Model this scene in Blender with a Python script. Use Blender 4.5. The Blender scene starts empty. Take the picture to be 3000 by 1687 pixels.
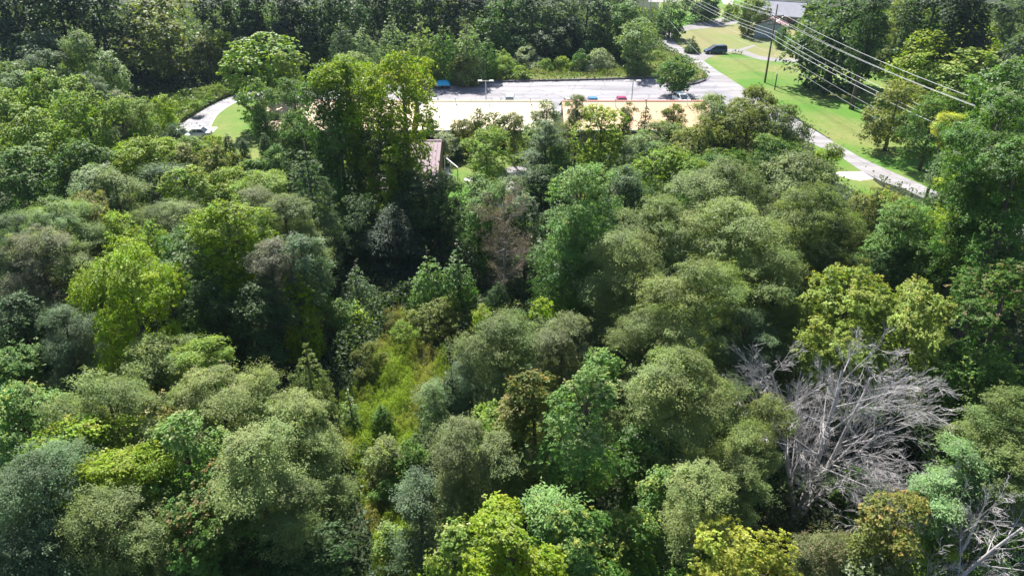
import bpy, math, random
import numpy as np
from mathutils import Vector, Matrix

C = bpy.context.scene.collection
SC = bpy.context.scene
R_ = math.radians
# ---------------------------------------------------------------- camera
CAM_H = 33.0
PITCH = R_(28.9)
F = 2140.0            # focal length in pixels of a 3000-pixel-wide frame
cam_d = bpy.data.cameras.new('camera')
cam = bpy.data.objects.new('camera', cam_d); C.objects.link(cam)
cam.location = (0, 0, CAM_H)
cam.rotation_euler = (math.pi / 2 - PITCH, 0, 0)
cam_d.sensor_width = 36.0
cam_d.lens = 36.0 * F / 3000.0
cam_d.clip_start = 0.5
cam_d.clip_end = 2000
SC.camera = cam
# ---------------------------------------------------------------- light
SUN_EL, SUN_AZ = R_(50), R_(-18)      # azimuth measured from +Y, negative = to the left
sv = Vector((math.sin(SUN_AZ) * math.cos(SUN_EL), math.cos(SUN_AZ) * math.cos(SUN_EL), math.sin(SUN_EL)))
sd = bpy.data.lights.new('sun', 'SUN'); sd.energy = 5.0; sd.angle = R_(0.53); sd.color = (1.0, 0.965, 0.89)
so = bpy.data.objects.new('sun', sd); C.objects.link(so)
so.rotation_euler = sv.to_track_quat('Z', 'Y').to_euler(); so.location = (-30, 60, 120)
W = bpy.data.worlds.new('World'); SC.world = W; W.use_nodes = True
nt = W.node_tree; bgn = nt.nodes['Background']
sky = nt.nodes.new('ShaderNodeTexSky'); sky.sky_type = 'NISHITA'; sky.sun_disc = False
sky.sun_elevation = SUN_EL; sky.sun_rotation = SUN_AZ
nt.links.new(sky.outputs[0], bgn.inputs[0]); bgn.inputs[1].default_value = 0.072
SC.view_settings.view_transform = 'Standard'; SC.view_settings.look = 'None'
SC.view_settings.exposure = 1.27; SC.view_settings.gamma = 1.0
SC.cycles.max_bounces = 5; SC.cycles.diffuse_bounces = 3; SC.cycles.glossy_bounces = 2
SC.cycles.transmission_bounces = 3; SC.cycles.transparent_max_bounces = 8
SC.cycles.use_denoising = True

# ---------------------------------------------------------------- projection helpers
CP, SP = math.cos(PITCH), math.sin(PITCH)
def at(px, py, z=0.0):
    """ground (or height z) point seen at pixel px,py of the 3000-wide photograph"""
    u = (px - 1500.0) / F; v = (843.5 - py) / F
    fac = SP - v * CP
    d = (CAM_H - z) / fac
    return Vector((u * d, d * (CP + v * SP), z))
def depth(p): return p[1] * CP + (CAM_H - p[2]) * SP
def pip(X, Y, poly):
    ins = np.zeros(X.shape, bool); n = len(poly); j = n - 1
    for i in range(n):
        xi, yi = poly[i][0], poly[i][1]; xj, yj = poly[j][0], poly[j][1]
        c = ((yi > Y) != (yj > Y)) & (X < (xj - xi) * (Y - yi) / ((yj - yi) + 1e-12) + xi)
        ins ^= c; j = i
    return ins

# ---------------------------------------------------------------- tagging
def tag(o, label=None, cat=None, group=None, kind=None):
    if label: o['label'] = label
    if cat: o['category'] = cat
    if group: o['group'] = group
    if kind: o['kind'] = kind
    return o
def empty(name, loc, rz=0.0):
    o = bpy.data.objects.new(name, None); C.objects.link(o)
    o.empty_display_size = 0.5
    o.location = loc; o.rotation_euler = (0, 0, rz); return o

# ---------------------------------------------------------------- materials
def newmat(name):
    m = bpy.data.materials.new(name); m.use_nodes = True
    t = m.node_tree; b = t.nodes['Principled BSDF']; return m, t, b
def plain(name, col, rough=0.6, metal=0.0, noise=0.0, nscale=3.0, spec=0.5, bump=0.0):
    m, t, b = newmat(name)
    b.inputs['Roughness'].default_value = rough; b.inputs['Metallic'].default_value = metal
    b.inputs['Specular IOR Level'].default_value = spec
    if noise > 0:
        tc = t.nodes.new('ShaderNodeTexCoord'); n = t.nodes.new('ShaderNodeTexNoise')
        n.inputs['Scale'].default_value = nscale; n.inputs['Detail'].default_value = 6
        t.links.new(tc.outputs['Object'], n.inputs['Vector'])
        r = t.nodes.new('ShaderNodeMapRange'); r.inputs[1].default_value = .3; r.inputs[2].default_value = .7
        r.inputs[3].default_value = 1 - noise; r.inputs[4].default_value = 1 + noise
        t.links.new(n.outputs['Fac'], r.inputs[0])
        mx = t.nodes.new('ShaderNodeVectorMath'); mx.operation = 'SCALE'
        mx.inputs[0].default_value = col[:3]; t.links.new(r.outputs[0], mx.inputs['Scale'])
        t.links.new(mx.outputs[0], b.inputs['Base Color'])
        if bump:
            bp = t.nodes.new('ShaderNodeBump'); bp.inputs['Strength'].default_value = bump
            t.links.new(n.outputs['Fac'], bp.inputs['Height']); t.links.new(bp.outputs[0], b.inputs['Normal'])
    else:
        b.inputs['Base Color'].default_value = (*col[:3], 1)
    return m

def leaf_mat():
    m, t, b = newmat('foliage')
    N = t.nodes; L = t.links
    oc = N.new('ShaderNodeObjectInfo')
    ac = N.new('ShaderNodeAttribute'); ac.attribute_type = 'OBJECT'; ac.attribute_name = 'accent'
    av = N.new('ShaderNodeAttribute'); av.attribute_name = 'v'
    ah = N.new('ShaderNodeAttribute'); ah.attribute_name = 'h'
    aa = N.new('ShaderNodeAttribute'); aa.attribute_name = 'a'
    mx = N.new('ShaderNodeMix'); mx.data_type = 'RGBA'
    L.new(aa.outputs['Fac'], mx.inputs[0]); L.new(oc.outputs['Color'], mx.inputs[6]); L.new(ac.outputs['Color'], mx.inputs[7])
    hs = N.new('ShaderNodeHueSaturation')
    mr = N.new('ShaderNodeMapRange'); mr.inputs[3].default_value = .478; mr.inputs[4].default_value = .518
    L.new(ah.outputs['Fac'], mr.inputs[0]); L.new(mr.outputs[0], hs.inputs['Hue'])
    mv = N.new('ShaderNodeMapRange'); mv.inputs[3].default_value = .62; mv.inputs[4].default_value = 1.42
    L.new(av.outputs['Fac'], mv.inputs[0]); L.new(mv.outputs[0], hs.inputs['Value'])
    L.new(mx.outputs[2], hs.inputs['Color'])
    L.new(hs.outputs[0], b.inputs['Base Color'])
    b.inputs['Roughness'].default_value = .55; b.inputs['Specular IOR Level'].default_value = .28
    tr = N.new('ShaderNodeBsdfTranslucent')
    tc = N.new('ShaderNodeMix'); tc.data_type = 'RGBA'; tc.blend_type = 'MULTIPLY'; tc.inputs[0].default_value = 1
    tc.inputs[7].default_value = (1.45, 1.5, .55, 1); L.new(hs.outputs[0], tc.inputs[6]); L.new(tc.outputs[2], tr.inputs[0])
    ms = N.new('ShaderNodeMixShader'); ms.inputs[0].default_value = .38
    L.new(b.outputs[0], ms.inputs[1]); L.new(tr.outputs[0], ms.inputs[2])
    L.new(ms.outputs[0], N['Material Output'].inputs[0])
    return m
LEAF = leaf_mat()
BARK = plain('bark', (.11, .085, .065), .9, noise=.35, nscale=5, spec=.2)
BARK_PALE = plain('pale_bark', (.24, .20, .16), .85, noise=.3, nscale=4, spec=.2)
DEADWOOD = plain('dead_wood', (.38, .36, .36), .85, noise=.35, nscale=1.6, spec=.3)
TWIG = plain('dry_twigs', (.25, .21, .19), .85, noise=.3, nscale=2, spec=.2)

def ground_mat(name, c1, c2, c3, s1=.08, s2=1.1, rough=.95, bump=.35, fine=14.):
    m, t, b = newmat(name); N = t.nodes; L = t.links
    tc = N.new('ShaderNodeTexCoord')
    n1 = N.new('ShaderNodeTexNoise'); n1.inputs['Scale'].default_value = s1; n1.inputs['Detail'].default_value = 5
    n2 = N.new('ShaderNodeTexNoise'); n2.inputs['Scale'].default_value = s2; n2.inputs['Detail'].default_value = 8; n2.inputs['Roughness'].default_value = .7
    n3 = N.new('ShaderNodeTexNoise'); n3.inputs['Scale'].default_value = fine; n3.inputs['Detail'].default_value = 4
    for n in (n1, n2, n3): L.new(tc.outputs['Object'], n.inputs['Vector'])
    r1 = N.new('ShaderNodeMapRange'); r1.inputs[1].default_value = .42; r1.inputs[2].default_value = .62; L.new(n1.outputs['Fac'], r1.inputs[0])
    r2 = N.new('ShaderNodeMapRange'); r2.inputs[1].default_value = .35; r2.inputs[2].default_value = .68; L.new(n2.outputs['Fac'], r2.inputs[0])
    m1 = N.new('ShaderNodeMix'); m1.data_type = 'RGBA'; m1.inputs[6].default_value = (*c1, 1); m1.inputs[7].default_value = (*c2, 1); L.new(r1.outputs[0], m1.inputs[0])
    m2 = N.new('ShaderNodeMix'); m2.data_type = 'RGBA'; m2.inputs[7].default_value = (*c3, 1); L.new(m1.outputs[2], m2.inputs[6])
    mm = N.new('ShaderNodeMath'); mm.operation = 'MULTIPLY'; mm.inputs[1].default_value = .55; L.new(r2.outputs[0], mm.inputs[0]); L.new(mm.outputs[0], m2.inputs[0])
    L.new(m2.outputs[2], b.inputs['Base Color']); b.inputs['Roughness'].default_value = rough; b.inputs['Specular IOR Level'].default_value = .25
    bp = N.new('ShaderNodeBump'); bp.inputs['Strength'].default_value = bump; bp.inputs['Distance'].default_value = .15
    L.new(n3.outputs['Fac'], bp.inputs['Height']); L.new(bp.outputs[0], b.inputs['Normal'])
    return m
def weather(m, crack=1.0):
    t = m.node_tree; N = t.nodes; L = t.links; b = N['Principled BSDF']
    src = b.inputs['Base Color'].links[0].from_socket
    tc = N.new('ShaderNodeTexCoord'); mp = N.new('ShaderNodeMapping'); mp.inputs['Scale'].default_value = (.06, .5, 1); mp.inputs['Rotation'].default_value = (0, 0, .06)
    L.new(tc.outputs['Object'], mp.inputs['Vector'])
    n = N.new('ShaderNodeTexNoise'); n.inputs['Scale'].default_value = 1.0; n.inputs['Detail'].default_value = 5; n.inputs['Distortion'].default_value = .6
    L.new(mp.outputs[0], n.inputs['Vector'])
    r = N.new('ShaderNodeMapRange'); r.inputs[1].default_value = .40; r.inputs[2].default_value = .62; r.inputs[3].default_value = .74; r.inputs[4].default_value = 1.06
    L.new(n.outputs['Fac'], r.inputs[0])
    v = N.new('ShaderNodeTexVoronoi'); v.feature = 'DISTANCE_TO_EDGE'; v.inputs['Scale'].default_value = .22
    nd = N.new('ShaderNodeTexNoise'); nd.inputs['Scale'].default_value = .5; nd.inputs['Detail'].default_value = 4
    L.new(tc.outputs['Object'], nd.inputs['Vector'])
    ad = N.new('ShaderNodeVectorMath'); ad.operation = 'ADD'; sc = N.new('ShaderNodeVectorMath'); sc.operation = 'SCALE'; sc.inputs['Scale'].default_value = 3.0
    L.new(nd.outputs['Color'], sc.inputs[0]); L.new(tc.outputs['Object'], ad.inputs[0]); L.new(sc.outputs[0], ad.inputs[1]); L.new(ad.outputs[0], v.inputs['Vector'])
    rc = N.new('ShaderNodeMapRange'); rc.inputs[1].default_value = .0; rc.inputs[2].default_value = .035; rc.inputs[3].default_value = 1 - .38 * crack; rc.inputs[4].default_value = 1
    L.new(v.outputs['Distance'], rc.inputs[0])
    mu = N.new('ShaderNodeMath'); mu.operation = 'MULTIPLY'; L.new(r.outputs[0], mu.inputs[0]); L.new(rc.outputs[0], mu.inputs[1])
    s2 = N.new('ShaderNodeVectorMath'); s2.operation = 'SCALE'; L.new(src, s2.inputs[0]); L.new(mu.outputs[0], s2.inputs['Scale']); L.new(s2.outputs[0], b.inputs['Base Color'])
    return m
M_FLOOR = ground_mat('forest_floor', (.022, .036, .014), (.035, .035, .018), (.02, .04, .012))
M_LAWN = ground_mat('lawn_grass', (.085, .195, .020), (.215, .215, .07), (.06, .14, .016), s1=.07, s2=.9)
M_LAWN2 = ground_mat('dry_lawn', (.225, .20, .095), (.15, .20, .055), (.17, .185, .06), s1=.06, s2=.8)
M_MEADOW = ground_mat('meadow_soil', (.17, .22, .05), (.24, .2, .09), (.12, .17, .04), s1=.25, s2=1.6)
M_ASPH = ground_mat('asphalt', (.27, .255, .285), (.235, .225, .25), (.30, .285, .315), s1=.12, s2=.5, rough=.7, bump=.15, fine=30)
M_ROAD = ground_mat('road_surface', (.29, .275, .285), (.255, .24, .25), (.33, .31, .32), s1=.15, s2=.6, rough=.75, bump=.15, fine=30)
M_GRAVEL = ground_mat('gravel', (.27, .25, .26), (.24, .225, .225), (.21, .20, .19), s1=.3, s2=1.5, rough=.9, bump=.4, fine=12)
M_CONC = plain('concrete', (.62, .58, .55), .8, noise=.06, nscale=.8)
weather(M_ASPH); weather(M_ROAD, .7)
M_KERB = plain('kerb_stone', (.13, .12, .13), .9, noise=.2, nscale=1.0)
M_KERBW = plain('pale_kerb', (.7, .68, .64), .8)

# ---------------------------------------------------------------- mesh builders
class MB:
    def __init__(s): s.v = []; s.f = []; s.mi = []
    def poly(s, pts, mi=0):
        i = len(s.v); s.v += [tuple(p) for p in pts]; s.f.append(tuple(range(i, i + len(pts)))); s.mi.append(mi)
    def hexa(s, p, mi=0):   # 8 pts: bottom 4 ccw, top 4 ccw
        i = len(s.v); s.v += [tuple(q) for q in p]
        for f in ((3, 2, 1, 0), (4, 5, 6, 7), (0, 1, 5, 4), (1, 2, 6, 5), (2, 3, 7, 6), (3, 0, 4, 7)):
            s.f.append(tuple(i + k for k in f)); s.mi.append(mi)
    def box(s, x0, x1, y0, y1, z0, z1, mi=0):
        s.hexa([(x0, y0, z0), (x1, y0, z0), (x1, y1, z0), (x0, y1, z0), (x0, y0, z1), (x1, y0, z1), (x1, y1, z1), (x0, y1, z1)], mi)
    def tube(s, pts, rad, n=6, mi=0, cap=True):
        pts = [Vector(p) for p in pts]
        if not hasattr(rad, '__len__'): rad = [rad] * len(pts)
        i0 = len(s.v); m = len(pts)
        for k, p in enumerate(pts):
            t = (pts[min(k + 1, m - 1)] - pts[max(k - 1, 0)])
            if t.length < 1e-9: t = Vector((0, 0, 1))
            t.normalize()
            a = t.cross(Vector((0, 0, 1)) if abs(t.z) < .9 else Vector((1, 0, 0))).normalized(); b = t.cross(a)
            for q in range(n):
                an = 2 * math.pi * q / n
                s.v.append(tuple(p + (a * math.cos(an) + b * math.sin(an)) * rad[k]))
        for k in range(m - 1):
            for q in range(n):
                s.f.append((i0 + k * n + q, i0 + k * n + (q + 1) % n, i0 + (k + 1) * n + (q + 1) % n, i0 + (k + 1) * n + q)); s.mi.append(mi)
        if cap:
            s.f.append(tuple(i0 + q for q in range(n - 1, -1, -1))); s.mi.append(mi)
            s.f.append(tuple(i0 + (m - 1) * n + q for q in range(n))); s.mi.append(mi)
    def build(s, name, mats, parent=None, smooth=False, loc=None):
        me = bpy.data.meshes.new(name); me.from_pydata(s.v, [], s.f)
        if not isinstance(mats, (list, tuple)): mats = [mats]
        for m in mats: me.materials.append(m)
        if len(mats) > 1: me.polygons.foreach_set('material_index', s.mi)
        if smooth: me.polygons.foreach_set('use_smooth', [True] * len(me.polygons))
        me.update()
        o = bpy.data.objects.new(name, me); C.objects.link(o)
        if parent: o.parent = parent
        if loc is not None: o.location = loc
        return o

def np_mesh(name, V, nq, attrs, mat):
    me = bpy.data.meshes.new(name)
    me.vertices.add(len(V)); me.vertices.foreach_set('co', V.astype(np.float32).ravel())
    me.loops.add(nq * 4); me.loops.foreach_set('vertex_index', np.arange(nq * 4, dtype=np.int32))
    me.polygons.add(nq); me.polygons.foreach_set('loop_start', np.arange(0, nq * 4, 4, dtype=np.int32))
    for k, arr in attrs.items():
        a = me.attributes.new(k, 'FLOAT', 'FACE'); a.data.foreach_set('value', arr.astype(np.float32))
    me.materials.append(mat); me.update(calc_edges=True)
    return me
def norm(a): return a / (np.linalg.norm(a, axis=1, keepdims=True) + 1e-9)
def leaves_to_quads(P, nrm, tan, s, aspect=.36, fold=.12):
    """P leaf bases, returns (4N,3)"""
    b = norm(np.cross(nrm, tan)); t = norm(np.cross(b, nrm)); s = s[:, None]
    tip = P + t * s; mid = P + t * s * .45 + nrm * s * fold
    V = np.stack([P, mid + b * s * aspect, tip, mid - b * s * aspect], 1)
    return V.reshape(-1, 3)

# ---------------------------------------------------------------- crowns
T_ = np.linspace(0, 1, 11)
PROF = {
 'round':  np.array([.35, .66, .84, .95, 1., 1., .97, .89, .75, .54, .18]),
 'vase':   np.array([.15, .33, .5, .68, .82, .93, 1., .99, .88, .64, .22]),
 'dome':   np.array([.75, .92, 1., 1., .98, .93, .86, .76, .62, .43, .15]),
 'cone':   np.array([.9, 1., .95, .85, .74, .62, .5, .38, .26, .15, .04]),
 'column': np.array([.7, .95, 1., .98, .95, .9, .82, .72, .58, .4, .12]),
}
# species: profile, leaf size, aspect, twig tightness, up, out, rnd, droop, bough flattening, leaf-area factor, z-bias
SPEC = {
 'locust':  dict(p='dome',  s=.085, asp=.26, tight=.40, up=.85, out=.5, rnd=.55, droop=.6, flat=.50, lai=5.0, rb=1.2),
 'feather': dict(p='vase',  s=.16, asp=.16, tight=.55, up=.9, out=.3, rnd=.5, droop=.5, flat=.45, lai=4.6, rb=1.0),
 'maple':   dict(p='round', s=.105, asp=.42, tight=.26, up=.7, out=.7, rnd=.6, droop=.3, flat=.75, lai=5.2, rb=.80),
 'broad':   dict(p='round', s=.125, asp=.40, tight=.36, up=.75, out=.6, rnd=.65, droop=.35, flat=.70, lai=5.0, rb=.95),
 'oak':     dict(p='round', s=.13, asp=.40, tight=.34, up=.8, out=.5, rnd=.8, droop=.2, flat=.65, lai=5.2, rb=1.05),
 'open':    dict(p='vase',  s=.12, asp=.42, tight=.34, up=.7, out=.5, rnd=.9, droop=.35, flat=.65, lai=4.4, rb=.95),
 'cone':    dict(p='cone',  s=.12, asp=.20, tight=.34, up=.6, out=.7, rnd=.7, droop=-.35, flat=.60, lai=5.5, rb=.65),
 'cedar':   dict(p='column',s=.09, asp=.22, tight=.32, up=.3, out=.9, rnd=.6, droop=-.9, flat=1.2, lai=7., rb=.6),
 'young':   dict(p='cone',  s=.16, asp=.40, tight=.34, up=.7, out=.7, rnd=.7, droop=.25, flat=.75, lai=4.8, rb=.75),
 'shrub':   dict(p='dome',  s=.10, asp=.34, tight=.40, up=.8, out=.5, rnd=.8, droop=.1, flat=.8, lai=5.5, rb=.75),
 'twiggy':  dict(p='column',s=.10, asp=.30, tight=.6, up=.6, out=.3, rnd=.9, droop=.3, flat=.6, lai=1.0, rb=1.0),
}
CROWNS = {}
def crown_mesh(sp, acl, ccl, lod, var, kl=1.0):
    key = (sp, acl, ccl, lod, var, kl)
    if key in CROWNS: return CROWNS[key]
    S = SPEC[sp]; rng = np.random.default_rng(sum(ord(ch) * (i + 3) for i, ch in enumerate(f'{sp}{acl:.1f}{ccl:.1f}{lod}{var}{kl}')))
    a, c = acl, ccl
    s = max(S['s'], (.0, .135, .24)[lod]) if sp != 'feather' else max(S['s'], (.16, .22, .32)[lod])
    rb = (0.27 + .115 * a) * S['rb']
    N = int(S['lai'] * math.pi * a * a * (.55 + .45 * c / a) * (.6 + .4 * kl) / (.95 * S['asp'] * s * s))
    cap = (85000, 26000, 9000)[lod]
    if N > cap: s *= math.sqrt(N / cap); N = cap
    nb = int(max(14, min(300, 1.35 * 4 * a * c / (rb * rb) * (.5 + .5 * kl))))
    prof = PROF[S['p']]
    lob = norm(rng.normal(size=(7, 3))); la = rng.uniform(-.22, .30, 7)
    cand = nb * 6
    if S['p'] in ('cone', 'column'):
        t = rng.uniform(0, 1, cand)
        if S['p'] == 'cone': t = 1 - np.sqrt(rng.uniform(0, 1, cand)) * .98
        th = rng.uniform(0, 2 * math.pi, cand)
        pr = np.interp(t, T_, prof)
        dirs = norm(np.stack([np.cos(th) * pr, np.sin(th) * pr, (2 * t - 1)], 1))
        env = 1 + (np.maximum(0, dirs @ lob.T) ** 4 * la).sum(1)
        rho = np.where(rng.uniform(0, 1, cand) < .78, rng.uniform(.86, 1., cand), rng.uniform(.2, .86, cand))
        rr = np.maximum(pr * a * env - .55 * rb, .05 * a) * rho
        zz = (-c + 2 * c * t) * (.5 + .5 * env) - .3 * rb * (t > .5)
        pts = np.stack([np.cos(th) * rr, np.sin(th) * rr, zz], 1)
    else:                       # several big limbs, each carrying its own dome of foliage
        K = 6 + int(rng.integers(0, 3)) + int(a > 2.0) * 3 + int(a > 3.5) * 3
        vf = .66 if sp in ('locust', 'open', 'feather') else .85
        cen, rad_ = [], []
        for j in range(K):
            tj = (j + .7) / K; thj = j * 2.4 + rng.uniform(-.5, .5)
            pj = np.interp(tj, T_, prof); rj = rng.uniform(.18, .46) * (1.0 if tj < .8 else .85)
            off = max(pj - rj, .08) * rng.uniform(.75, 1.22)
            if tj > .85: off *= .5
            cen.append((math.cos(thj) * off, math.sin(thj) * off, -1 + 2 * min(tj, 1 - rj * .45) + rng.uniform(-.16, .12))); rad_.append(rj)
        cen.append((0, 0, -.35)); rad_.append(.45)
        cen, rad_ = np.array(cen), np.array(rad_); jj = rng.integers(0, len(cen), cand)
        dd = norm(rng.normal(size=(cand, 3)) + np.array([0, 0, .25]))
        q_ = cen[jj] + dd * rad_[jj][:, None] * np.array([1, 1, vf])
        ins = np.zeros(cand, bool)
        for j in range(len(cen)):
            ins |= (np.linalg.norm((q_ - cen[j]) / np.array([1, 1, vf]), axis=1) < rad_[j] * .80) & (jj != j)
        keep = ~ins | (rng.uniform(0, 1, cand) < .10)
        q_ = q_[keep]; q_[:, 2] = np.clip(q_[:, 2], -1, 1.12); cand = len(q_)
        m_ = np.array([max(a - .5 * rb, .4 * a), max(a - .5 * rb, .4 * a), max(c - .35 * rb, .5 * c)])
        pts = q_ * m_; t = (q_[:, 2] + 1) / 2
    if kl > 1:
        lo = np.maximum(0, -pts[:, 2]); pts[:, :2] *= (1 - .22 * np.minimum(lo / c, 1))[:, None]; pts[:, 2] -= lo * (kl - 1) * 1.05
    sel = [0]; dm = np.linalg.norm(pts - pts[0], axis=1)
    for _ in range(nb - 1):        # farthest of a random handful: evenly uneven
        q = rng.integers(0, cand, 6); k = q[np.argmax(dm[q])]
        sel.append(k); dm = np.minimum(dm, np.linalg.norm(pts - pts[k], axis=1))
    B = pts[sel]; nb = len(B)
    br = rb * np.clip(rng.lognormal(0, .32, nb), .5, 1.7) * np.interp(t[sel], [0, 1], [1.05, .8])
    if S['p'] == 'cone': br *= np.interp(t[sel], [0, 1], [1.1, .45])
    w = br ** 2; w /= w.sum()
    # twigs
    ntw = max(nb * 12, int(N / 26)); bi = rng.choice(nb, ntw, p=w)
    d = norm(rng.normal(size=(ntw, 3)) + np.array([0, 0, .55]))
    outb = norm(B * np.array([1, 1, .6]) + 1e-6)
    d = norm(d + .55 * outb[bi])
    rad = rng.uniform(.55, 1.08, ntw) * (1 + np.where(rng.uniform(0, 1, ntw) < .30, np.minimum(rng.exponential(.36, ntw), 1.3), 0))
    Tp = B[bi] + d * (br[bi] * rad)[:, None] * np.array([1, 1, S['flat']])
    tw_r = br[bi] * rng.uniform(.7, 1.25, ntw) * S['tight'] * .62
    # leaves
    ti = rng.integers(0, ntw, N)
    g = rng.normal(size=(N, 3)) * .62
    ctr = Tp[ti]; o = norm(ctr * np.array([1, 1, .8]) + np.array([0, 0, .25 * c]))
    P = ctr + g * tw_r[ti][:, None] * np.array([1, 1, .7])
    if S['droop'] > .3:             # arching sprays
        u = rng.uniform(0, 1, N)
        hd = norm(np.stack([d[ti][:, 0], d[ti][:, 1], np.full(N, .02)], 1))
        P += hd * (u * tw_r[ti] * 1.1)[:, None]; P[:, 2] -= u * u * tw_r[ti] * S['droop'] * 1.4
    n = norm(S['up'] * np.array([0, 0, 1.]) + S['out'] * (o * .5 + d[ti] * .5) + S['rnd'] * rng.normal(size=(N, 3)) * .62)
    tan = norm(o * .6 + rng.normal(size=(N, 3)) * .7 + np.array([0, 0, -S['droop']]))
    ls = s * rng.uniform(.7, 1.3, N)
    V = leaves_to_quads(P, n, tan, ls, S['asp'])
    bv = rng.normal(.5, .20, nb); tv = rng.normal(0, .10, ntw)
    v = np.clip(bv[bi][ti] + tv[ti] + rng.normal(0, .08, N), 0, 1)
    bh = rng.normal(.5, .24, nb); h = np.clip(bh[bi][ti] + rng.normal(0, .16, N), 0, 1)
    # young growth colour on the ends of the outer, upper shoots
    tipw = np.clip((rad[ti] - .82) * 3, 0, 1) * np.clip((P[:, 2] / c + .35), 0, 1)
    ba = rng.uniform(0, 1, nb) ** 1.6
    ac = np.clip(tipw * ba[bi][ti] * 1.6 * rng.uniform(.3, 1.2, N), 0, 1)
    me = np_mesh('crown', V, N, {'v': v, 'h': h, 'a': ac}, LEAF)
    CROWNS[key] = (me, B, br)
    return CROWNS[key]

CLS = [.5, .8, 1.2, 1.7, 2.3, 3.1, 4.1, 5.4, 7.0]
def near(x, L=CLS): return min(L, key=lambda q: abs(math.log(q / x)))
PAL = dict(
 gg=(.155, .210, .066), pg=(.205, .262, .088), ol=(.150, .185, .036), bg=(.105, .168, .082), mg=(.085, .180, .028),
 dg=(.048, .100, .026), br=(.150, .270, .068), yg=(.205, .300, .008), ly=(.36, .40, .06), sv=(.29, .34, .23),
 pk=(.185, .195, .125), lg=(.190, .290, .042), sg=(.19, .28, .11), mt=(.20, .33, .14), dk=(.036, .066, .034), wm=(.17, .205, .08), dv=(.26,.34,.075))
ACC = dict(n=None, y=(.38, .38, .07), c=(.42, .42, .20), o=(.36, .23, .06), r=(.36, .22, .10), g=(.22, .30, .05), w=(.26, .30, .22), p=(.34, .22, .17))
TREES = []
_vc = {}
def tree(xc, yc, w, h, sp, Ht, col, label, acc='n', name=None, group=None, bark=None, Y=None):
    w *= 1.14 if yc > 520 else 1.03; h *= 1.08 if yc > 520 else 1.02
    c = w * .04; a = c
    for _ in range(12):
        zc = max(Ht - c, c * .8)
        if Y:
            v_ = (843.5 - yc) / F; d = Y / (CP + v_ * SP); zc = max(CAM_H - d * (SP - v_ * CP), 1.0); Ht = zc + c
        P = at(xc, yc, zc); d = depth(P)
        a = w / 2 * d / F; hh = h / 2 * d / F
        el = math.atan2(CAM_H - zc, math.hypot(P.x, P.y))
        c2 = (hh * hh - (a * math.sin(el)) ** 2) / math.cos(el) ** 2
        lo, hi = (.62 * a, 2.6 * a) if sp not in ('cedar',) else (1.2 * a, 3.2 * a)
        c = .5 * c + .5 * min(max(math.sqrt(max(c2, 1e-4)), lo), hi, Ht * .56)
    if not Y: zc = max(Ht - c, c * .8)
    P = at(xc, yc, zc); d = depth(P); Ht = zc + c
    kk = .42 if sp == 'open' else (.0 if sp == 'shrub' else .46)
    bot = zc - c; want = (1 - 2 * kk) * Ht if kk else bot
    kl = near(max(1.0, (c + bot - want) / c), [1.0, 1.5, 2.1, 2.9]) if kk else 1.0
    lod = 0 if d < 62 else (1 if d < 100 else 2)
    A_, C_ = near(a), near(c)
    k = (sp, A_, C_, lod, kl); _vc[k] = _vc.get(k, -1) + 1
    me, B, br = crown_mesh(sp, A_, C_, lod, _vc[k] % 2, kl)
    rnd = random.Random(int(xc * 7 + yc * 13))
    is_shrub = sp == 'shrub'
    nm = name or ('shrub' if is_shrub else {'cedar': 'cedar_tree', 'cone': 'conifer_tree', 'locust': 'locust_tree', 'maple': 'maple_tree'}.get(sp, 'broadleaf_tree'))
    rz = rnd.uniform(0, 6.283); ex = rnd.uniform(.84, 1.18); rot = (rnd.uniform(-.16, .16), rnd.uniform(-.16, .16), rz)
    if sp in ('cedar', 'cone', 'young'): ex = 1.0; rot = (0, 0, rz)
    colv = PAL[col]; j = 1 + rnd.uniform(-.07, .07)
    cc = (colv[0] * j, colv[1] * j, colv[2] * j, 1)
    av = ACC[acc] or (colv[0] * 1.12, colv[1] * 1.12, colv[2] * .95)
    cat = 'shrub' if nm.endswith(('shrub', 'bush')) else 'tree'
    if is_shrub:
        o = bpy.data.objects.new(nm, me); C.objects.link(o)
        o.location = P; o.rotation_euler = (0, 0, rz); o.scale = (a / A_, a / A_, c / C_)
        o.color = cc; o['accent'] = av
        tag(o, label, cat, group); TREES.append((P.x, P.y, a)); return o
    root = empty(nm, (P.x, P.y, 0)); tag(root, label, cat, group)
    o = bpy.data.objects.new('crown', me); C.objects.link(o); o.parent = root
    o.location = (0, 0, zc); o.rotation_euler = rot; o.scale = (a / A_ * ex, a / A_ / ex, c / C_)
    MX = Matrix.LocRotScale(o.location, o.rotation_euler, o.scale)
    o.color = cc; o['accent'] = av
    # trunk and limbs reaching this crown's own boughs
    mb = MB(); r0 = .035 * Ht * .45 + .035 * a
    lx, ly = rnd.uniform(-.3, .3), rnd.uniform(-.3, .3)
    top = zc + c * (.55 if sp not in ('cone', 'cedar', 'young') else .9)
    nseg = 7; tp = []
    for i in range(nseg):
        f = i / (nseg - 1)
        tp.append(Vector((lx * math.sin(f * 3) * .6, ly * math.sin(f * 2.2) * .6, -.3 + f * (top + .3))))
    mb.tube(tp, [r0 * (1.25 - .1) if i == 0 else r0 * (1 - .82 * i / (nseg - 1)) for i in range(nseg)], 7 if lod == 0 else 5)
    nl = (22, 14, 0)[lod] if sp not in ('cone', 'cedar') else (8, 0, 0)[lod]
    if sp == 'open': nl = (40, 26, 10)[lod]
    idx = list(range(len(B))); rnd.shuffle(idx)
    cz, sz = math.cos(rz), math.sin(rz); ka, kc = a / A_, c / C_
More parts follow.
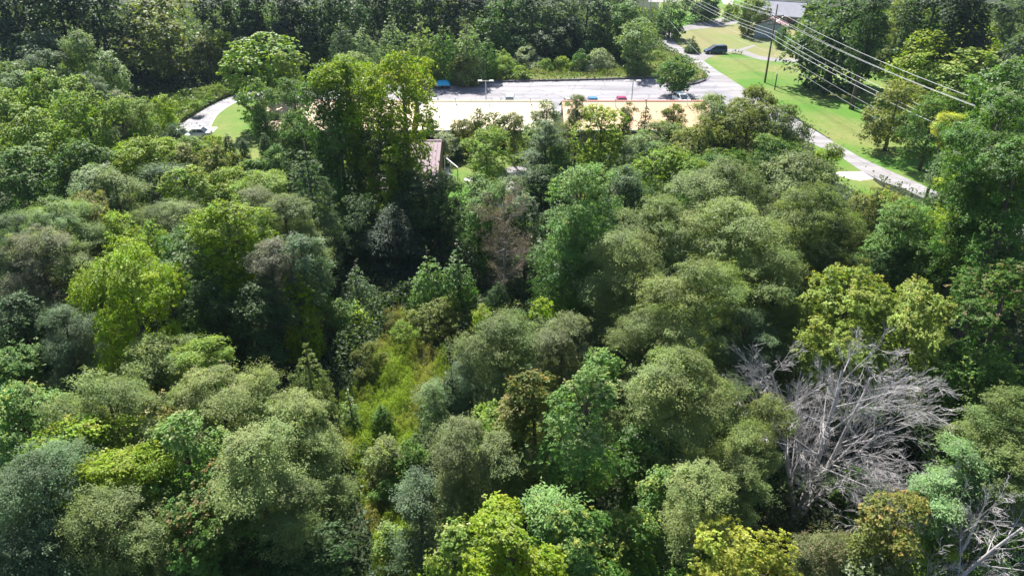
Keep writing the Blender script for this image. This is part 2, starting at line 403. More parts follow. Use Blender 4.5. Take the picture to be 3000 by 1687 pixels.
    for i in idx[:nl]:
        b = B[i]; q = MX @ Vector((float(b[0]), float(b[1]), float(b[2])))
        hr = math.hypot(q.x, q.y)
        z0 = max(zc - c * .9, min(q.z - hr * .9, top * .85)); f = z0 / top
        s0 = Vector((lx * math.sin(f * 3) * .6, ly * math.sin(f * 2.2) * .6, z0))
        m1 = s0.lerp(q, .45) + Vector((rnd.uniform(-.1, .1) * a, rnd.uniform(-.1, .1) * a, hr * .10))
        r1 = max(.02, r0 * (1 - .8 * f) * .45)
        mb.tube([s0, m1, q + Vector((0, 0, br[i] * .2))], [r1, r1 * .65, .02], 4, cap=False)
    mb.build('trunk', bark or (BARK_PALE if sp == 'open' else BARK), root, smooth=True)
    TREES.append((P.x, P.y, a)); return root

#SECTION_SETTING
# ================================================================= the setting
def sheet(name, pix, z, mat, kind='structure', plan=None):
    pts = plan if plan is not None else [at(x, y, 0) for x, y in pix]
    mb = MB(); mb.poly([(p[0], p[1], z) for p in pts])
    o = mb.build(name, mat)
    import bmesh
    bm = bmesh.new(); bm.from_mesh(o.data); bmesh.ops.triangulate(bm, faces=bm.faces[:])
    for f in bm.faces:
        if f.normal.z < 0: f.normal_flip()
    bm.to_mesh(o.data); bm.free()
    tag(o, kind=kind); return [(p[0], p[1]) for p in pts]
def smooth_pix(pts, n=5):
    """Catmull-Rom through open list of pixel points"""
    out = []; P = [pts[0]] + list(pts) + [pts[-1]]
    for i in range(1, len(P) - 2):
        p0, p1, p2, p3 = P[i - 1:i + 3]
        for k in range(n):
            t = k / n
            out.append(tuple(.5 * ((2 * p1[j]) + (-p0[j] + p2[j]) * t + (2 * p0[j] - 5 * p1[j] + 4 * p2[j] - p3[j]) * t * t + (-p0[j] + 3 * p1[j] - 3 * p2[j] + p3[j]) * t ** 3) for j in (0, 1)))
    out.append(tuple(pts[-1])); return out

g = MB(); g.poly([(-900, -200, 0), (900, -200, 0), (900, 1500, 0), (-900, 1500, 0)]); tag(g.build('ground', M_FLOOR), kind='structure')
OPEN = []
# --- lawns
lawnA = [(2045, 170), (2122, 157), (2190, 163), (2290, 178), (2420, 190), (2620, 220), (2800, 330), (2900, 480), (2860, 600), (2690, 545), (2518, 463), (2435, 410), (2300, 320), (2199, 270), (2102, 208)]
OPEN.append(sheet('lawn', lawnA, .008, M_LAWN))
lawnB = [(1975, 120), (1955, 92), (2025, 84), (2102, 76), (2180, 60), (2330, 90), (2330, 182), (2228, 172), (2150, 156), (2090, 170), (2030, 163)]
OPEN.append(sheet('lawn', lawnB, .012, M_LAWN2))
lawnC = [(1960, 88), (2044, 70), (2122, 56), (2180, 50), (2260, 30), (2260, -30), (1930, -30), (1930, 40)]
OPEN.append(sheet('lawn', lawnC, .008, M_LAWN))
lawnL = [(570, 425), (585, 390), (605, 350), (640, 318), (690, 291), (760, 285), (900, 310), (900, 395), (860, 440), (780, 500), (640, 470)]
OPEN.append(sheet('lawn', lawnL, .008, M_LAWN))
OPEN.append(sheet('lawn', [(1240, 380), (1620, 395), (1640, 470), (1560, 600), (1300, 610), (1290, 470), (1240, 440)], .008, M_LAWN))
OPEN.append(sheet('lawn', [(2380, 420), (2437, 420), (2520, 470), (2526, 503), (2580, 545), (2700, 600), (2640, 640), (2500, 560), (2400, 500)], .008, M_LAWN))
# --- weedy strip beyond the lot
verge = [(730, 262), (850, 245), (1000, 238), (1260, 236), (1928, 230), (1975, 243), (2010, 240), (2062, 226), (2068, 212), (2000, 178), (1930, 150), (1900, 175), (1600, 190), (1300, 180), (1000, 190), (700, 225)]
VERGE = sheet('verge', verge, .006, M_MEADOW)
# --- asphalt lot joining the road
lot = ([(900, 297), (800, 296), (735, 293), (700, 297), (670, 311), (648, 326), (630, 344), (610, 372)] + [(520, 372)] +
       smooth_pix([(520, 372), (560, 345), (610, 315), (660, 290), (700, 277), (755, 266), (850, 255), (1000, 249), (1240, 246)]) +
       [(1400, 243), (1560, 240), (1800, 234), (1928, 231)] + smooth_pix([(1940, 238), (1974, 251), (2005, 252), (2040, 246), (2066, 236), (2074, 224)]) +
       [(2110, 213), (2199, 270), (2260, 330), (2200, 345), (2090, 330), (900, 345)])
LOT = sheet('parking_lot', lot, .012, M_ASPH); OPEN.append(LOT)
road = ([(1943, 88), (1941, 114), (1941, 136), (1975, 155), (2015, 178), (2050, 203), (2074, 221), (2110, 260), (2200, 320), (2330, 400), (2455, 455), (2526, 503), (2590, 535), (2646, 551), (2740, 600), (2850, 690), (2960, 800), (3100, 860),
         (3100, 745), (2960, 690), (2850, 615), (2760, 570), (2683, 534), (2600, 498), (2518, 460), (2439, 414), (2300, 330), (2199, 270), (2141, 233), (2102, 208), (2060, 178), (2030, 161), (1982, 128), (1966, 112), (1968, 92)])
ROAD = sheet('road', road, .016, M_ROAD); OPEN.append(ROAD)
OPEN.append(sheet('driveway', [(2455, 504), (2526, 503), (2560, 524), (2520, 530), (2500, 527), (2440, 512)], .020, M_CONC))
dv = smooth_pix([(2028, 160), (2075, 153), (2122, 145), (2160, 145), (2190, 151), (2228, 165), (2300, 172), (2400, 176)]) + smooth_pix([(2400, 187), (2287, 182), (2228, 176), (2190, 165), (2160, 155), (2122, 155), (2090, 163), (2062, 179)])
OPEN.append(sheet('driveway', dv, .020, M_GRAVEL))
OPEN.append(sheet('driveway', [(2160, 146), (2185, 139), (2212, 132), (2214, 135), (2192, 144), (2178, 149)], .024, M_GRAVEL))
OPEN.append(sheet('driveway', [(1943, 92), (1996, 79), (2044, 68), (2122, 52), (2180, 42), (2184, 47), (2150, 55), (2112, 64), (2126, 67), (2180, 58), (2183, 65), (2102, 80), (2025, 88), (1966, 98)], .020, M_GRAVEL))
sheet('road', [(1900, 7), (2005, 8), (2008, 3), (1900, 1)], .020, M_ROAD)
OPEN.append(sheet('driveway', [(2112, -2), (2120, 12), (2146, 16), (2150, -2)], .020, M_CONC))
# --- concrete pad, walks, gravel yard
OPEN.append(sheet('concrete_pad', [(520, 373), (638, 373), (606, 408), (560, 425), (480, 420), (500, 390)], .022, M_CONC))
sheet('footpath', [(1309, 458), (1340, 457), (1342, 468), (1316, 473), (1317, 525), (1300, 530), (1300, 475)], .022, M_CONC)
OPEN.append(sheet('gravel_yard', [(1470, 500), (1500, 487), (1560, 485), (1570, 520), (1530, 560), (1560, 610), (1480, 640), (1430, 590), (1440, 545)], .022, M_GRAVEL))
# --- kerbs
def strip(name, pix, w, hgt, mat, z0=0.0):
    P = [at(x, y, 0) for x, y in pix]; mb = MB()
    L_, R2 = [], []
    for i, p in enumerate(P):
        t = (P[min(i + 1, len(P) - 1)] - P[max(i - 1, 0)]).normalized(); n = Vector((-t.y, t.x, 0)) * w * .5
        L_.append(p + n); R2.append(p - n)
    up = Vector((0, 0, hgt))
    for i in range(len(P) - 1):
        mb.hexa([L_[i], R2[i], R2[i + 1], L_[i + 1], L_[i] + up, R2[i] + up, R2[i + 1] + up, L_[i + 1] + up])
    return tag(mb.build(name, mat), kind='structure')
strip('kerb', smooth_pix([(850, 254), (1000, 248), (1240, 245), (1400, 242), (1560, 239), (1800, 233), (1928, 230), (1942, 238), (1974, 250), (2005, 251), (2040, 245), (2066, 235)]), .5, .28, M_KERB)
strip('kerb', smooth_pix([(740, 292), (700, 297), (670, 311), (648, 326), (630, 344), (612, 378), (606, 404)]), .28, .05, M_KERBW)
# --- meadow clearing
meadow = [(1125, 935), (1180, 925), (1225, 995), (1260, 1040), (1330, 1100), (1300, 1180), (1240, 1260), (1210, 1330), (1230, 1440), (1240, 1560), (1230, 1720), (1090, 1720), (1100, 1600), (1050, 1470), (1000, 1330), (1000, 1200), (1060, 1120), (1110, 1040), (1130, 960)]
MEADOW = sheet('meadow', meadow, .010, M_MEADOW)

#SECTION_BUILDINGS
M_ROOF1 = plain('cream_metal_roof', (.60, .49, .33), .6, noise=.07, nscale=.5, spec=.4)
M_ROOF2 = plain('peach_metal_roof', (.56, .37, .21), .6, noise=.08, nscale=.4, spec=.4)
M_RIDGE = plain('pink_ridge_cap', (.62, .26, .18), .5)
M_WALLT = plain('tan_siding', (.30, .20, .13), .8, noise=.1)
M_GLASS = plain('window_glass', (.03, .04, .05), .12, spec=.8)
M_WHITE = plain('white_paint', (.78, .78, .76), .5)
M_PURP = plain('mauve_metal_roof', (.27, .19, .215), .75, noise=.05, nscale=.5)
M_PURPL = plain('pale_mauve_roof', (.38, .30, .31), .7, noise=.06, nscale=.5)
M_GREY = plain('grey_shingle_roof', (.27, .27, .31), .9, noise=.08, nscale=.8)
M_REDR = plain('red_brown_roof', (.30, .17, .17), .7, noise=.12, nscale=.8)
M_SIDG = plain('grey_lap_siding', (.36, .40, .42), .7, noise=.06)
M_SIDB = plain('pale_blue_door', (.50, .60, .70), .5)
M_BRICK = plain('brick_wall', (.22, .10, .08), .85, noise=.25, nscale=3)
M_METAL = plain('galvanised_metal', (.5, .5, .5), .45, metal=.6)
M_POLE = plain('dark_pole_paint', (.10, .10, .11), .5)
M_WOODP = plain('creosoted_wood', (.13, .10, .085), .85, noise=.3, nscale=3)

def gable_house(name, label, x0, x1, y0, y1, eave, ridge, wall, roof, ribs=False, ridge_cap=None, rz=0, origin=None, windows=4, over=.5, cat='building'):
    """ridge along local X; front (towards -Y) at y0"""
    cx, cy = (x0 + x1) / 2, (y0 + y1) / 2
    root = empty(name, origin or (cx, cy, 0), rz); tag(root, label, cat)
    hx, hy = (x1 - x0) / 2, (y1 - y0) / 2
    m = MB(); T = .18
    m.box(-hx, hx, -hy, -hy + T, 0, eave); m.box(-hx, hx, hy - T, hy, 0, eave)
    for s in (-1, 1):
        xa, xb = (s * hx, s * (hx - T)); xa, xb = min(xa, xb), max(xa, xb)
        m.box(xa, xb, -hy + T, hy - T, 0, eave)
        # gable triangle
        zr = ridge - .14
        m.v += [(xa, -hy + .05, eave), (xb, -hy + .05, eave), (xa, hy - .05, eave), (xb, hy - .05, eave), (xa, 0, zr), (xb, 0, zr)]
        i = len(m.v) - 6
        for f in ((i, i + 1, i + 5, i + 4), (i + 3, i + 2, i + 4, i + 5), (i, i + 4, i + 2), (i + 1, i + 3, i + 5)): m.f.append(f); m.mi.append(0)
    m.build('wall', wall, root)
    sl = (ridge - eave) / hy
    th = .12
    for s in (-1, 1):
        r = MB(); ye = s * (hy + over); ze = eave - over * sl
        X0, X1 = -hx - over * .8, hx + over * .8
        r.hexa([(X0, ye, ze), (X1, ye, ze), (X1, 0, ridge), (X0, 0, ridge), (X0, ye, ze + th), (X1, ye, ze + th), (X1, 0, ridge + th), (X0, 0, ridge + th)])
        if ribs and s < 0:
            n = int((X1 - X0) / .45)
            for k in range(n + 1):
                x = X0 + (X1 - X0) * k / n
                r.hexa([(x - .03, ye, ze + th), (x + .03, ye, ze + th), (x + .03, -.1, ridge + th - .03), (x - .03, -.1, ridge + th - .03),
                        (x - .03, ye, ze + th + .06), (x + .03, ye, ze + th + .06), (x + .03, -.1, ridge + th + .03), (x - .03, -.1, ridge + th + .03)])
        r.build('roof', roof, root)
        fb = MB(); ya, yb = sorted((ye, ye + s * .05)); fb.box(X0, X1, ya, yb, ze - .12, ze + th); fb.build('fascia', M_WHITE, root)
    rc = MB(); rc.box(-hx - over * .8, hx + over * .8, -.16, .16, ridge + th - .04, ridge + th + .06); rc.build('ridge_cap', ridge_cap or roof, root)
    for k in range(windows):
        x = -hx + (2 * hx) * (k + .5) / windows
        w = MB(); w.box(x - .5, x + .5, -hy - .03, -hy, 1.0, 2.1); wf = w.build('window', M_WHITE, root)
        p = MB(); p.box(x - .42, x + .42, -hy - .045, -hy - .032, 1.08, 2.02); p.build('pane', M_GLASS, wf)
    return root
def vent(root, x, y, z, h, cap=True):
    m = MB(); m.tube([(x, y, z), (x, y, z + h)], .055, 6)
    if cap: m.tube([(x, y, z + h), (x, y, z + h + .22)], .12, 8)
    m.build('vent_pipe', M_WHITE if cap else M_POLE, root)
RY, EY = 108.0, 101.0
def apt(name, label, x0, x1, roof, cap):
    r = gable_house(name, label, x0, x1, EY + .5, 2 * RY - EY - .5, 2.75, 4.85, M_WALLT, roof, ridge_cap=cap, windows=max(4, int((x1 - x0) / 2.6)))
    return r
A1 = apt('apartment_building', 'long low building with peach roof, mostly hidden behind the tall yellow-green tree', -35.5, -14.6, M_ROOF2, M_RIDGE)
A2 = apt('apartment_building', 'long low building with cream white roof in the middle of the row', -12.9, 5.5, M_ROOF1, M_ROOF1)
A3 = apt('apartment_building', 'long low building with peach roof and pink ridge nearest the road', 7.8, 28.5, M_ROOF2, M_RIDGE)
def slope_z(y): return 4.97 - abs(y) * (2.1 / 6.5)
for x in (-7.8, -3.0, 1.5): vent(A3, x, -1.2, slope_z(1.2), .75)
vent(A3, 7.6, -1.0, slope_z(1), .75)
for x, y in ((-5.5, -2.5), (.2, -2.4), (4.2, -2.6), (-9, -2.6)): vent(A3, x, y, slope_z(-y), .35, False)
for x, y in ((-5.5, -2.2), (-1.5, -3.4), (3.5, -3.3), (0.4, -1.2)): vent(A2, x, y, slope_z(-y), .35, False)
for x in (-4.6, 6.4): vent(A2, x, -.4, slope_z(.4), .5)
# mauve roofed cottage behind the big tree
hc = at(1278, 415, 4.9); he = at(1283, 512, 2.9)
ridY = hc.y; eaY = he.y; hw = ridY - eaY
XL = at(1085, 415, 4.9).x; XR = (hc.x + he.x) / 2
H1 = gable_house('house', 'cottage with ribbed mauve metal roof and white porch trim', XL, XR, eaY + .4, 2 * ridY - eaY - .4, 2.9, 4.9, M_WALLT, M_PURP, ribs=True, windows=3, over=.4)
hx = (XR - XL) / 2; fy = -(hw - .4)
pr = MB(); pr.hexa([(-hx - .3, fy - 2.6, 1.95), (hx + .35, fy - 2.6, 1.95), (hx + .35, fy - .35, 2.62), (-hx - .3, fy - .35, 2.62), (-hx - .3, fy - 2.6, 2.05), (hx + .35, fy - 2.6, 2.05), (hx + .35, fy - .35, 2.72), (-hx - .3, fy - .35, 2.72)])
pr.build('porch_roof', M_PURPL, H1)
for k in range(4):
    q = MB(); x = -hx + .2 + k * (2 * hx - .4) / 3; q.box(x - .06, x + .06, fy - 2.45, fy - 2.33, 0, 1.96); q.build('porch_post', M_WHITE, H1)
# side porch with white rail on the right
q = MB(); x0 = hx + .35
q.hexa([(x0, 1.2, 2.5), (x0 + 2.0, -1.6, 1.9), (x0 + 2.0, -1.3, 1.9), (x0, 1.5, 2.5), (x0, 1.2, 2.64), (x0 + 2.0, -1.6, 2.04), (x0 + 2.0, -1.3, 2.04), (x0, 1.5, 2.64)])
q.hexa([(x0, -.6, 1.5), (x0 + 1.6, -2.4, 1.0), (x0 + 1.6, -2.3, 1.0), (x0, -.5, 1.5), (x0, -.6, 1.58), (x0 + 1.6, -2.4, 1.08), (x0 + 1.6, -2.3, 1.08), (x0, -.5, 1.58)])
for xx, yy, zt in ((x0 + .1, 1.3, 2.5), (x0 + 1.95, -1.45, 1.95), (x0 + 1.0, -.1, 2.2)): q.box(xx - .07, xx + .07, yy - .07, yy + .07, 0, zt)
q.build('porch_rail', M_WHITE, H1)
# grey house and garage by the road, top right
p0 = at(2252, 118, 0)
G1 = gable_house('garage', 'small grey-sided garage with white eaves and red-brown roof behind the utility pole', p0.x - 2.0, p0.x + 2.0, 0, 7.0, 2.9, 4.3, M_SIDG, M_REDR, origin=(p0.x + 1.4, p0.y + 4, 0), rz=R_(66), windows=0, over=.35)
q = MB(); q.box(2.0, 2.04, -1.4, 1.4, .05, 2.5)
p1 = at(2300, 78, 0)
H2 = gable_house('house', 'grey roofed brick house beside the garage at the top edge', -5.5, 5.5, -4.8, 4.8, 2.9, 5.6, M_BRICK, M_GREY, origin=(p1.x + .4, p1.y + 4.5, 0), rz=R_(-28), windows=4, over=.5)
q = MB(); q.box(-2.6, -1.8, .8, 1.5, 4.4, 6.4); q.build('chimney', M_BRICK, H2)
q = MB(); q.box(-.45, .45, -3.54, -3.503, .05, 2.05); q.build('door', M_SIDB, G1)
# far right blue-roofed shed glimpsed between trees
p2 = at(2968, 172, 0)
gable_house('shed', 'dark blue shed glimpsed in shade between trees at the right edge', -2.6, 2.6, -2, 2, 2.2, 3.0, plain('blue_siding', (.06, .10, .22), .6), plain('blue_roof', (.10, .16, .32), .5), origin=(p2.x, p2.y, 0), rz=R_(-8), windows=1, over=.2, cat='shed')
p3 = at(2985, 760, 0)
gable_house('shed', 'pale metal roofed shed under the trees at the right edge below the road', -3, 3, -2.4, 2.4, 2.3, 3.4, M_WHITE, plain('pale_metal_roof', (.62, .62, .68), .45), origin=(p3.x + 1.5, p3.y - 1, 0), rz=R_(-35), windows=1, over=.2, cat='shed')

#SECTION_VEHICLES
def car(name, label, loc, rz, paint, L=4.5, Wd=1.78, Hh=1.45, style='sedan', group=None):
    root = empty(name, loc, rz); tag(root, label, 'car' if name != 'minivan' else 'van', group)
    # local +X is the nose
    if style == 'sedan':
        side = [(-.50, .45), (-.49, .80), (-.46, .93), (-.33, .97), (-.22, 1.0), (-.12, 1.0), (.10, .99), (.18, .97), (.30, .92), (.45, .82), (.495, .66), (.5, .42)]
        cab = [(-.36, .94), (-.22, Hh - .03), (-.05, Hh), (.06, Hh - .04), (.22, .95)]
    else:
        side = [(-.50, .42), (-.495, .85), (-.485, 1.05), (-.40, 1.06), (-.2, 1.06), (0., 1.05), (.12, 1.04), (.22, 1.02), (.32, .98), (.45, .86), (.495, .7), (.5, .42)]
        cab = [(-.485, 1.04), (-.45, Hh - .04), (-.25, Hh), (.05, Hh - .02), (.30, 1.0)]
    zb = .28
    m = MB(); n = len(side)
    secs = []
    for s_, (hw, zz) in enumerate(((.44, 0), (.5, .12), (.5, .7), (.455, 1.0))): secs.append((hw, zz))
    ring = []
    for (fx, zt) in side:
        nar = 1 - .10 * max(0, abs(fx) - .38) / .12
        r = [(fx * L, hs * hw * Wd * nar, zb + (zt - zb) * f) for hs, lst in ((1, secs), (-1, secs[::-1])) for hw, f in lst]
        i = len(m.v); m.v += r; ring.append(list(range(i, i + len(r))))
    for a_, b_ in zip(ring, ring[1:]):
        k = len(a_)
        for j in range(k): m.f.append((a_[j], b_[j], b_[(j + 1) % k], a_[(j + 1) % k])); m.mi.append(0)
    m.f.append(tuple(ring[0])); m.mi.append(0); m.f.append(tuple(ring[-1][::-1])); m.mi.append(0)
    body = m.build('body', paint, root, smooth=False)
    bv = body.modifiers.new('b', 'BEVEL'); bv.width = .05; bv.segments = 2; bv.limit_method = 'ANGLE'; bv.angle_limit = R_(25)
    gm = MB(); rg = []
    zb2 = cab[0][1]
    for (fx, zt) in cab:
        zl = min(zt, .96 if style == 'sedan' else 1.02) - .03
        t = (zt - zl) / max(Hh - zl, .1)
        r = [(fx * L, .46 * Wd, zl), (fx * L, (.46 - .085 * t) * Wd, zt), (fx * L, -(.46 - .085 * t) * Wd, zt), (fx * L, -.46 * Wd, zl)]
        i = len(gm.v); gm.v += r; rg.append(list(range(i, i + 4)))
    for a_, b_ in zip(rg, rg[1:]):
        for j in range(4): gm.f.append((a_[j], b_[j], b_[(j + 1) % 4], a_[(j + 1) % 4])); gm.mi.append(0)
    gm.f.append(tuple(rg[0])); gm.mi.append(0); gm.f.append(tuple(rg[-1][::-1])); gm.mi.append(0)
    gm.build('windows', M_GLASS, root)
    rf = MB(); x0, x1 = cab[1][0] * L, cab[3][0] * L; hw = .385 * Wd
    rf.hexa([(x0, -hw, Hh - .05), (x1, -hw, Hh - .06), (x1, hw, Hh - .06), (x0, hw, Hh - .05), (x0 + .08, -hw + .06, Hh + .025), (x1 - .08, -hw + .06, Hh + .02), (x1 - .08, hw - .06, Hh + .02), (x0 + .08, hw - .06, Hh + .025)])
    for sy in (-1, 1):    # pillars
        for fa, fb in ((cab[0], cab[1]), (cab[4], cab[3])):
            rf.tube([(fa[0] * L, sy * .462 * Wd, fa[1]), (fb[0] * L, sy * .382 * Wd, fb[1])], .045, 4)
        mx = (cab[1][0] * .45 + cab[3][0] * .55) * L
        rf.tube([(mx, sy * .465 * Wd, .97), (mx, sy * .38 * Wd, Hh - .03)], .04, 4)
    ro = rf.build('roof', paint, root)
    for sx in (-.31, .33):
        for sy in (-1, 1):
            w = MB(); y0 = sy * (.5 * Wd - .2); w.tube([(sx * L, y0, .32), (sx * L, sy * (.5 * Wd + .015), .32)], .32, 14)
            wo = w.build('wheel', M_TYRE, root)
            h = MB(); h.tube([(sx * L, sy * (.5 * Wd + .016), .32), (sx * L, sy * (.5 * Wd + .03), .32)], .19, 10); h.build('rim', M_METAL, wo)
    for sy in (-1, 1):
        h = MB(); h.box(.488 * L, .503 * L, sy * .33 * Wd - .17, sy * .33 * Wd + .17, .60, .74); h.build('headlight', M_LENS, root)
        h = MB(); h.box(-.503 * L, -.488 * L, sy * .36 * Wd - .13, sy * .36 * Wd + .13, .68, .86); h.build('taillight', M_TAIL, root)
    return root
M_TYRE = plain('tyre_rubber', (.02, .02, .022), .8)
M_LENS = plain('headlamp_lens', (.7, .72, .75), .15)
M_TAIL = plain('tail_lamp_lens', (.35, .02, .02), .25)
def paint(n, c): return plain(n, c, .25, spec=.7)
P_W = paint('white_car_paint', (.78, .80, .80)); P_B = paint('blue_car_paint', (.05, .22, .60)); P_R = paint('magenta_car_paint', (.50, .03, .14))
P_N = paint('navy_car_paint', (.015, .04, .10)); P_S = paint('silver_car_paint', (.45, .48, .50))
def carat(px, py, zr, *a, **k):
    p = at(px, py, zr); p.z = 0.012; return p
NOSE = R_(-90)
car('minivan', 'dark navy blue van parked on the gravel drive by the lawn', tuple(at(2095, 157, 0)) , R_(188), P_N, L=4.9, Wd=1.9, Hh=1.75, style='van')
g1 = 'cars parked behind the low buildings'
car('parked_car', 'white car with green-tinted windscreen parked beyond the cream roof', carat(1493, 284, 1.45), NOSE, P_W, Hh=1.5, style='van', group=g1)
car('parked_car', 'white car just showing over the left end of the cream roof', carat(1269, 291, 1.45), NOSE, P_W, group=g1)
car('parked_car', 'white car roof peeking over the cream roof left of the lamp post', carat(1366, 294, 1.45), NOSE, P_W, group=g1)
car('parked_car', 'white car roof peeking over the cream roof right of the lamp post', carat(1454, 293, 1.45), NOSE, P_S, group=g1)
car('parked_car', 'white car in the gap between the cream and peach roofs', carat(1670, 290, 1.45), NOSE + .15, P_W, group=g1)
car('parked_car', 'bright blue car parked beyond the peach roof', carat(1738, 288, 1.45), NOSE, P_B, group=g1)
car('parked_car', 'magenta red car parked beyond the peach roof', carat(1823, 286, 1.45), NOSE, P_R, group=g1)
car('parked_car', 'white hatchback parked at the road end beyond the peach roof', carat(2000, 278, 1.5), NOSE + .25, P_W, Hh=1.55, style='van', group=g1)
car('parked_car', 'car with pale roof and dark windows on the concrete pad at left', tuple(at(578, 404, 0.0)), R_(185), P_S, L=4.3, group='cars on the concrete pad')
car('parked_car', 'white car behind a spreading shrub on the concrete pad', tuple(at(520, 410, 0.0)), R_(180), P_W, L=4.3, group='cars on the concrete pad')
# trailer under a bright blue tarpaulin
tp = at(1298, 258, 0)
tr = empty('trailer', (tp.x, tp.y, .012)); tag(tr, 'small dark trailer parked at the far kerb of the lot', 'trailer')
m = MB(); m.box(-1.2, 1.2, -.65, .65, .35, .8); m.tube([(1.2, 0, .42), (2.0, 0, .4)], .05, 6); m.build('trailer_bed', M_POLE, tr)
for sy in (-1, 1):
    w = MB(); w.tube([(0, sy * .68, .3), (0, sy * .85, .3)], .3, 12); w.build('wheel', M_TYRE, tr)
rng = np.random.default_rng(5); m = MB(); nx, ny = 18, 10; vid = {}
for i in range(nx + 1):
    for j in range(ny + 1):
        u, v = i / nx * 2 - 1, j / ny * 2 - 1
        hgt = .84 + .55 * (1 - abs(u) ** 3) * (1 - abs(v) ** 3) + rng.normal(0, .045) - .30 * (max(abs(u), abs(v)) > .99)
        vid[i, j] = len(m.v); m.v.append((u * 1.32, v * .78, hgt))
for i in range(nx):
    for j in range(ny): m.f.append((vid[i, j], vid[i + 1, j], vid[i + 1, j + 1], vid[i, j + 1])); m.mi.append(0)
o = m.build('tarpaulin', plain('blue_tarpaulin', (.02, .42, .75), .35)); o.location = (tp.x, tp.y, .012)
sm = o.modifiers.new('s', 'SOLIDIFY'); sm.thickness = .01
tag(o, 'bright blue crumpled tarpaulin draped over the small trailer', 'tarpaulin')

#SECTION_FURNITURE
def lamp(px, py, label):
    Y = 112.0; d = Y * CP + (CAM_H - 7.0) * SP; X = (px - 1500) / F * d
    r = empty('lamp_post', (X, Y, 0)); tag(r, label, 'lamp post', 'lamp posts in the parking lot')
    m = MB(); m.tube([(0, 0, .012), (0, 0, 7.0)], [.11, .075], 8); m.build('pole', M_METAL, r, smooth=True)
    m = MB(); m.tube([(-.55, 0, 6.95), (.55, 0, 6.95)], .04, 6); m.build('crossarm', M_METAL, r)
    for s in (-1, 1):
        m = MB(); m.hexa([(s * .85 - .38, -.2, 6.90), (s * .85 + .38, -.2, 6.90), (s * .85 + .38, .2, 6.90), (s * .85 - .38, .2, 6.90),
                          (s * .85 - .3, -.15, 7.06), (s * .85 + .3, -.15, 7.06), (s * .85 + .3, .15, 7.06), (s * .85 - .3, .15, 7.06)])
        m.build('lamp_head', M_WHITE, r)
lamp(1423, 237, 'twin-headed lamp post standing beyond the cream roof')
lamp(1855, 230, 'twin-headed lamp post standing beyond the peach roof')
M_WIRE = plain('aluminium_wire', (.42, .43, .46), .6, metal=.2)
M_INS = plain('glazed_insulator', (.45, .45, .47), .2)
UP = [Vector((56.0, 62.0, 0)), Vector((48.07, 140.5, 0)), Vector((44.0, 225.0, 0))]
def utility_pole(p, H, label, arms=True):
    r = empty('utility_pole', p); tag(r, label, 'utility pole', 'utility poles along the road')
    m = MB(); m.tube([(0, 0, -.3), (0, 0, H)], [.19, .12], 9); m.build('pole', M_WOODP, r, smooth=True)
    if arms:
        for z, L in ((12.0, 1.5), (10.6, 1.25)):
            m = MB(); m.box(-L, L, -.14, -.02 - .1 + .0, z - .07, z + .07); m.box(-L, L, .13, .21, z - .07, z + .07); m.build('crossarm', M_WOODP, r)
            for x in (-L * .92, -L * .4, L * .92):
                m = MB(); m.tube([(x, .17, z + .07), (x, .17, z + .3)], [.07, .045], 7); m.build('insulator', M_INS, r)
        m = MB(); m.tube([(-1.4, -.08, 11.95), (0, -.16, 10.9)], .035, 5); m.tube([(1.4, -.08, 11.95), (0, -.16, 10.9)], .035, 5); m.build('brace', M_METAL, r)
        m = MB(); m.tube([(.36, 0, 8.4), (.36, 0, 9.35)], .24, 12); m.tube([(.36, 0, 9.35), (.36, 0, 9.5)], .08, 6); m.build('transformer', M_METAL, r, smooth=False)
    return r
utility_pole(UP[1], 14.0, 'tall wooden utility pole with two crossarms on the lawn')
utility_pole(UP[0], 13.5, 'utility pole hidden in the dark trees at right')
utility_pole(UP[2], 14.0, 'far utility pole beyond the top edge')
def wire(name, label, pts, sag, r=.035, n=14):
    m = MB(); poly = []
    for a_, b_, sg in zip(pts, pts[1:], sag):
        for k in range(n):
            t = k / n; q = Vector(a_).lerp(Vector(b_), t); q.z -= sg * 4 * t * (1 - t); poly.append(q)
    poly.append(Vector(pts[-1])); m.tube(poly, r * .5, 4); o = m.build(name, M_WIRE); return tag(o, label, 'wire', 'power lines along the road')
for i, (dx, z, r, sg, lab) in enumerate([(-1.38, 12.25, .035, 1.1, 'topmost wire over the road side of the upper crossarm'), (1.38, 12.25, .045, 1.2, 'power line at the lawn side of the upper crossarm, rightmost wire'),
        (-.6, 12.25, .03, 1.3, 'power line on the inner insulator of the upper crossarm'),
        (-1.15, 8.7, .05, 1.2, 'thick lower cable strung on the road side of the pole'), (-.25, 8.9, .045, 1.2, 'thick lower cable passing close by the pole'), (.6, 9.3, .045, 1.2, 'thick lower cable strung on the lawn side of the pole'),
        (-.3, 7.0, .028, 1.5, 'thin telephone line under the thick cables'), (.2, 5.6, .028, 1.6, 'lowest thin line crossing over the lawn')]):
    wire('power_line', lab, [UP[0] + Vector((dx, .1, z - .6)), UP[1] + Vector((dx, .17, z)), UP[2] + Vector((dx, .1, z))], (sg, sg), r)
pS = at(2269, 264, 0)
r = empty('stub_pole', pS); tag(r, 'short wooden stub pole anchoring the guy wires on the lawn', 'pole')
m = MB(); m.tube([(0, 0, -.2), (0, 0, 2.9)], [.12, .10], 7); m.build('pole', M_WOODP, r)
wire('guy_wire', 'guy wire from the utility pole down to the lawn', [UP[1] + Vector((0, -.1, 8.2)), at(2262, 252, .1)], (0,), .02, 4)
wire('guy_wire', 'guy wire from the utility pole to the stub pole', [UP[1] + Vector((0, -.1, 6.5)), pS + Vector((0, 0, 2.8))], (.1,), .02, 4)
ps1, ps2 = at(1901, 72, 0), at(1880, 60, 0)
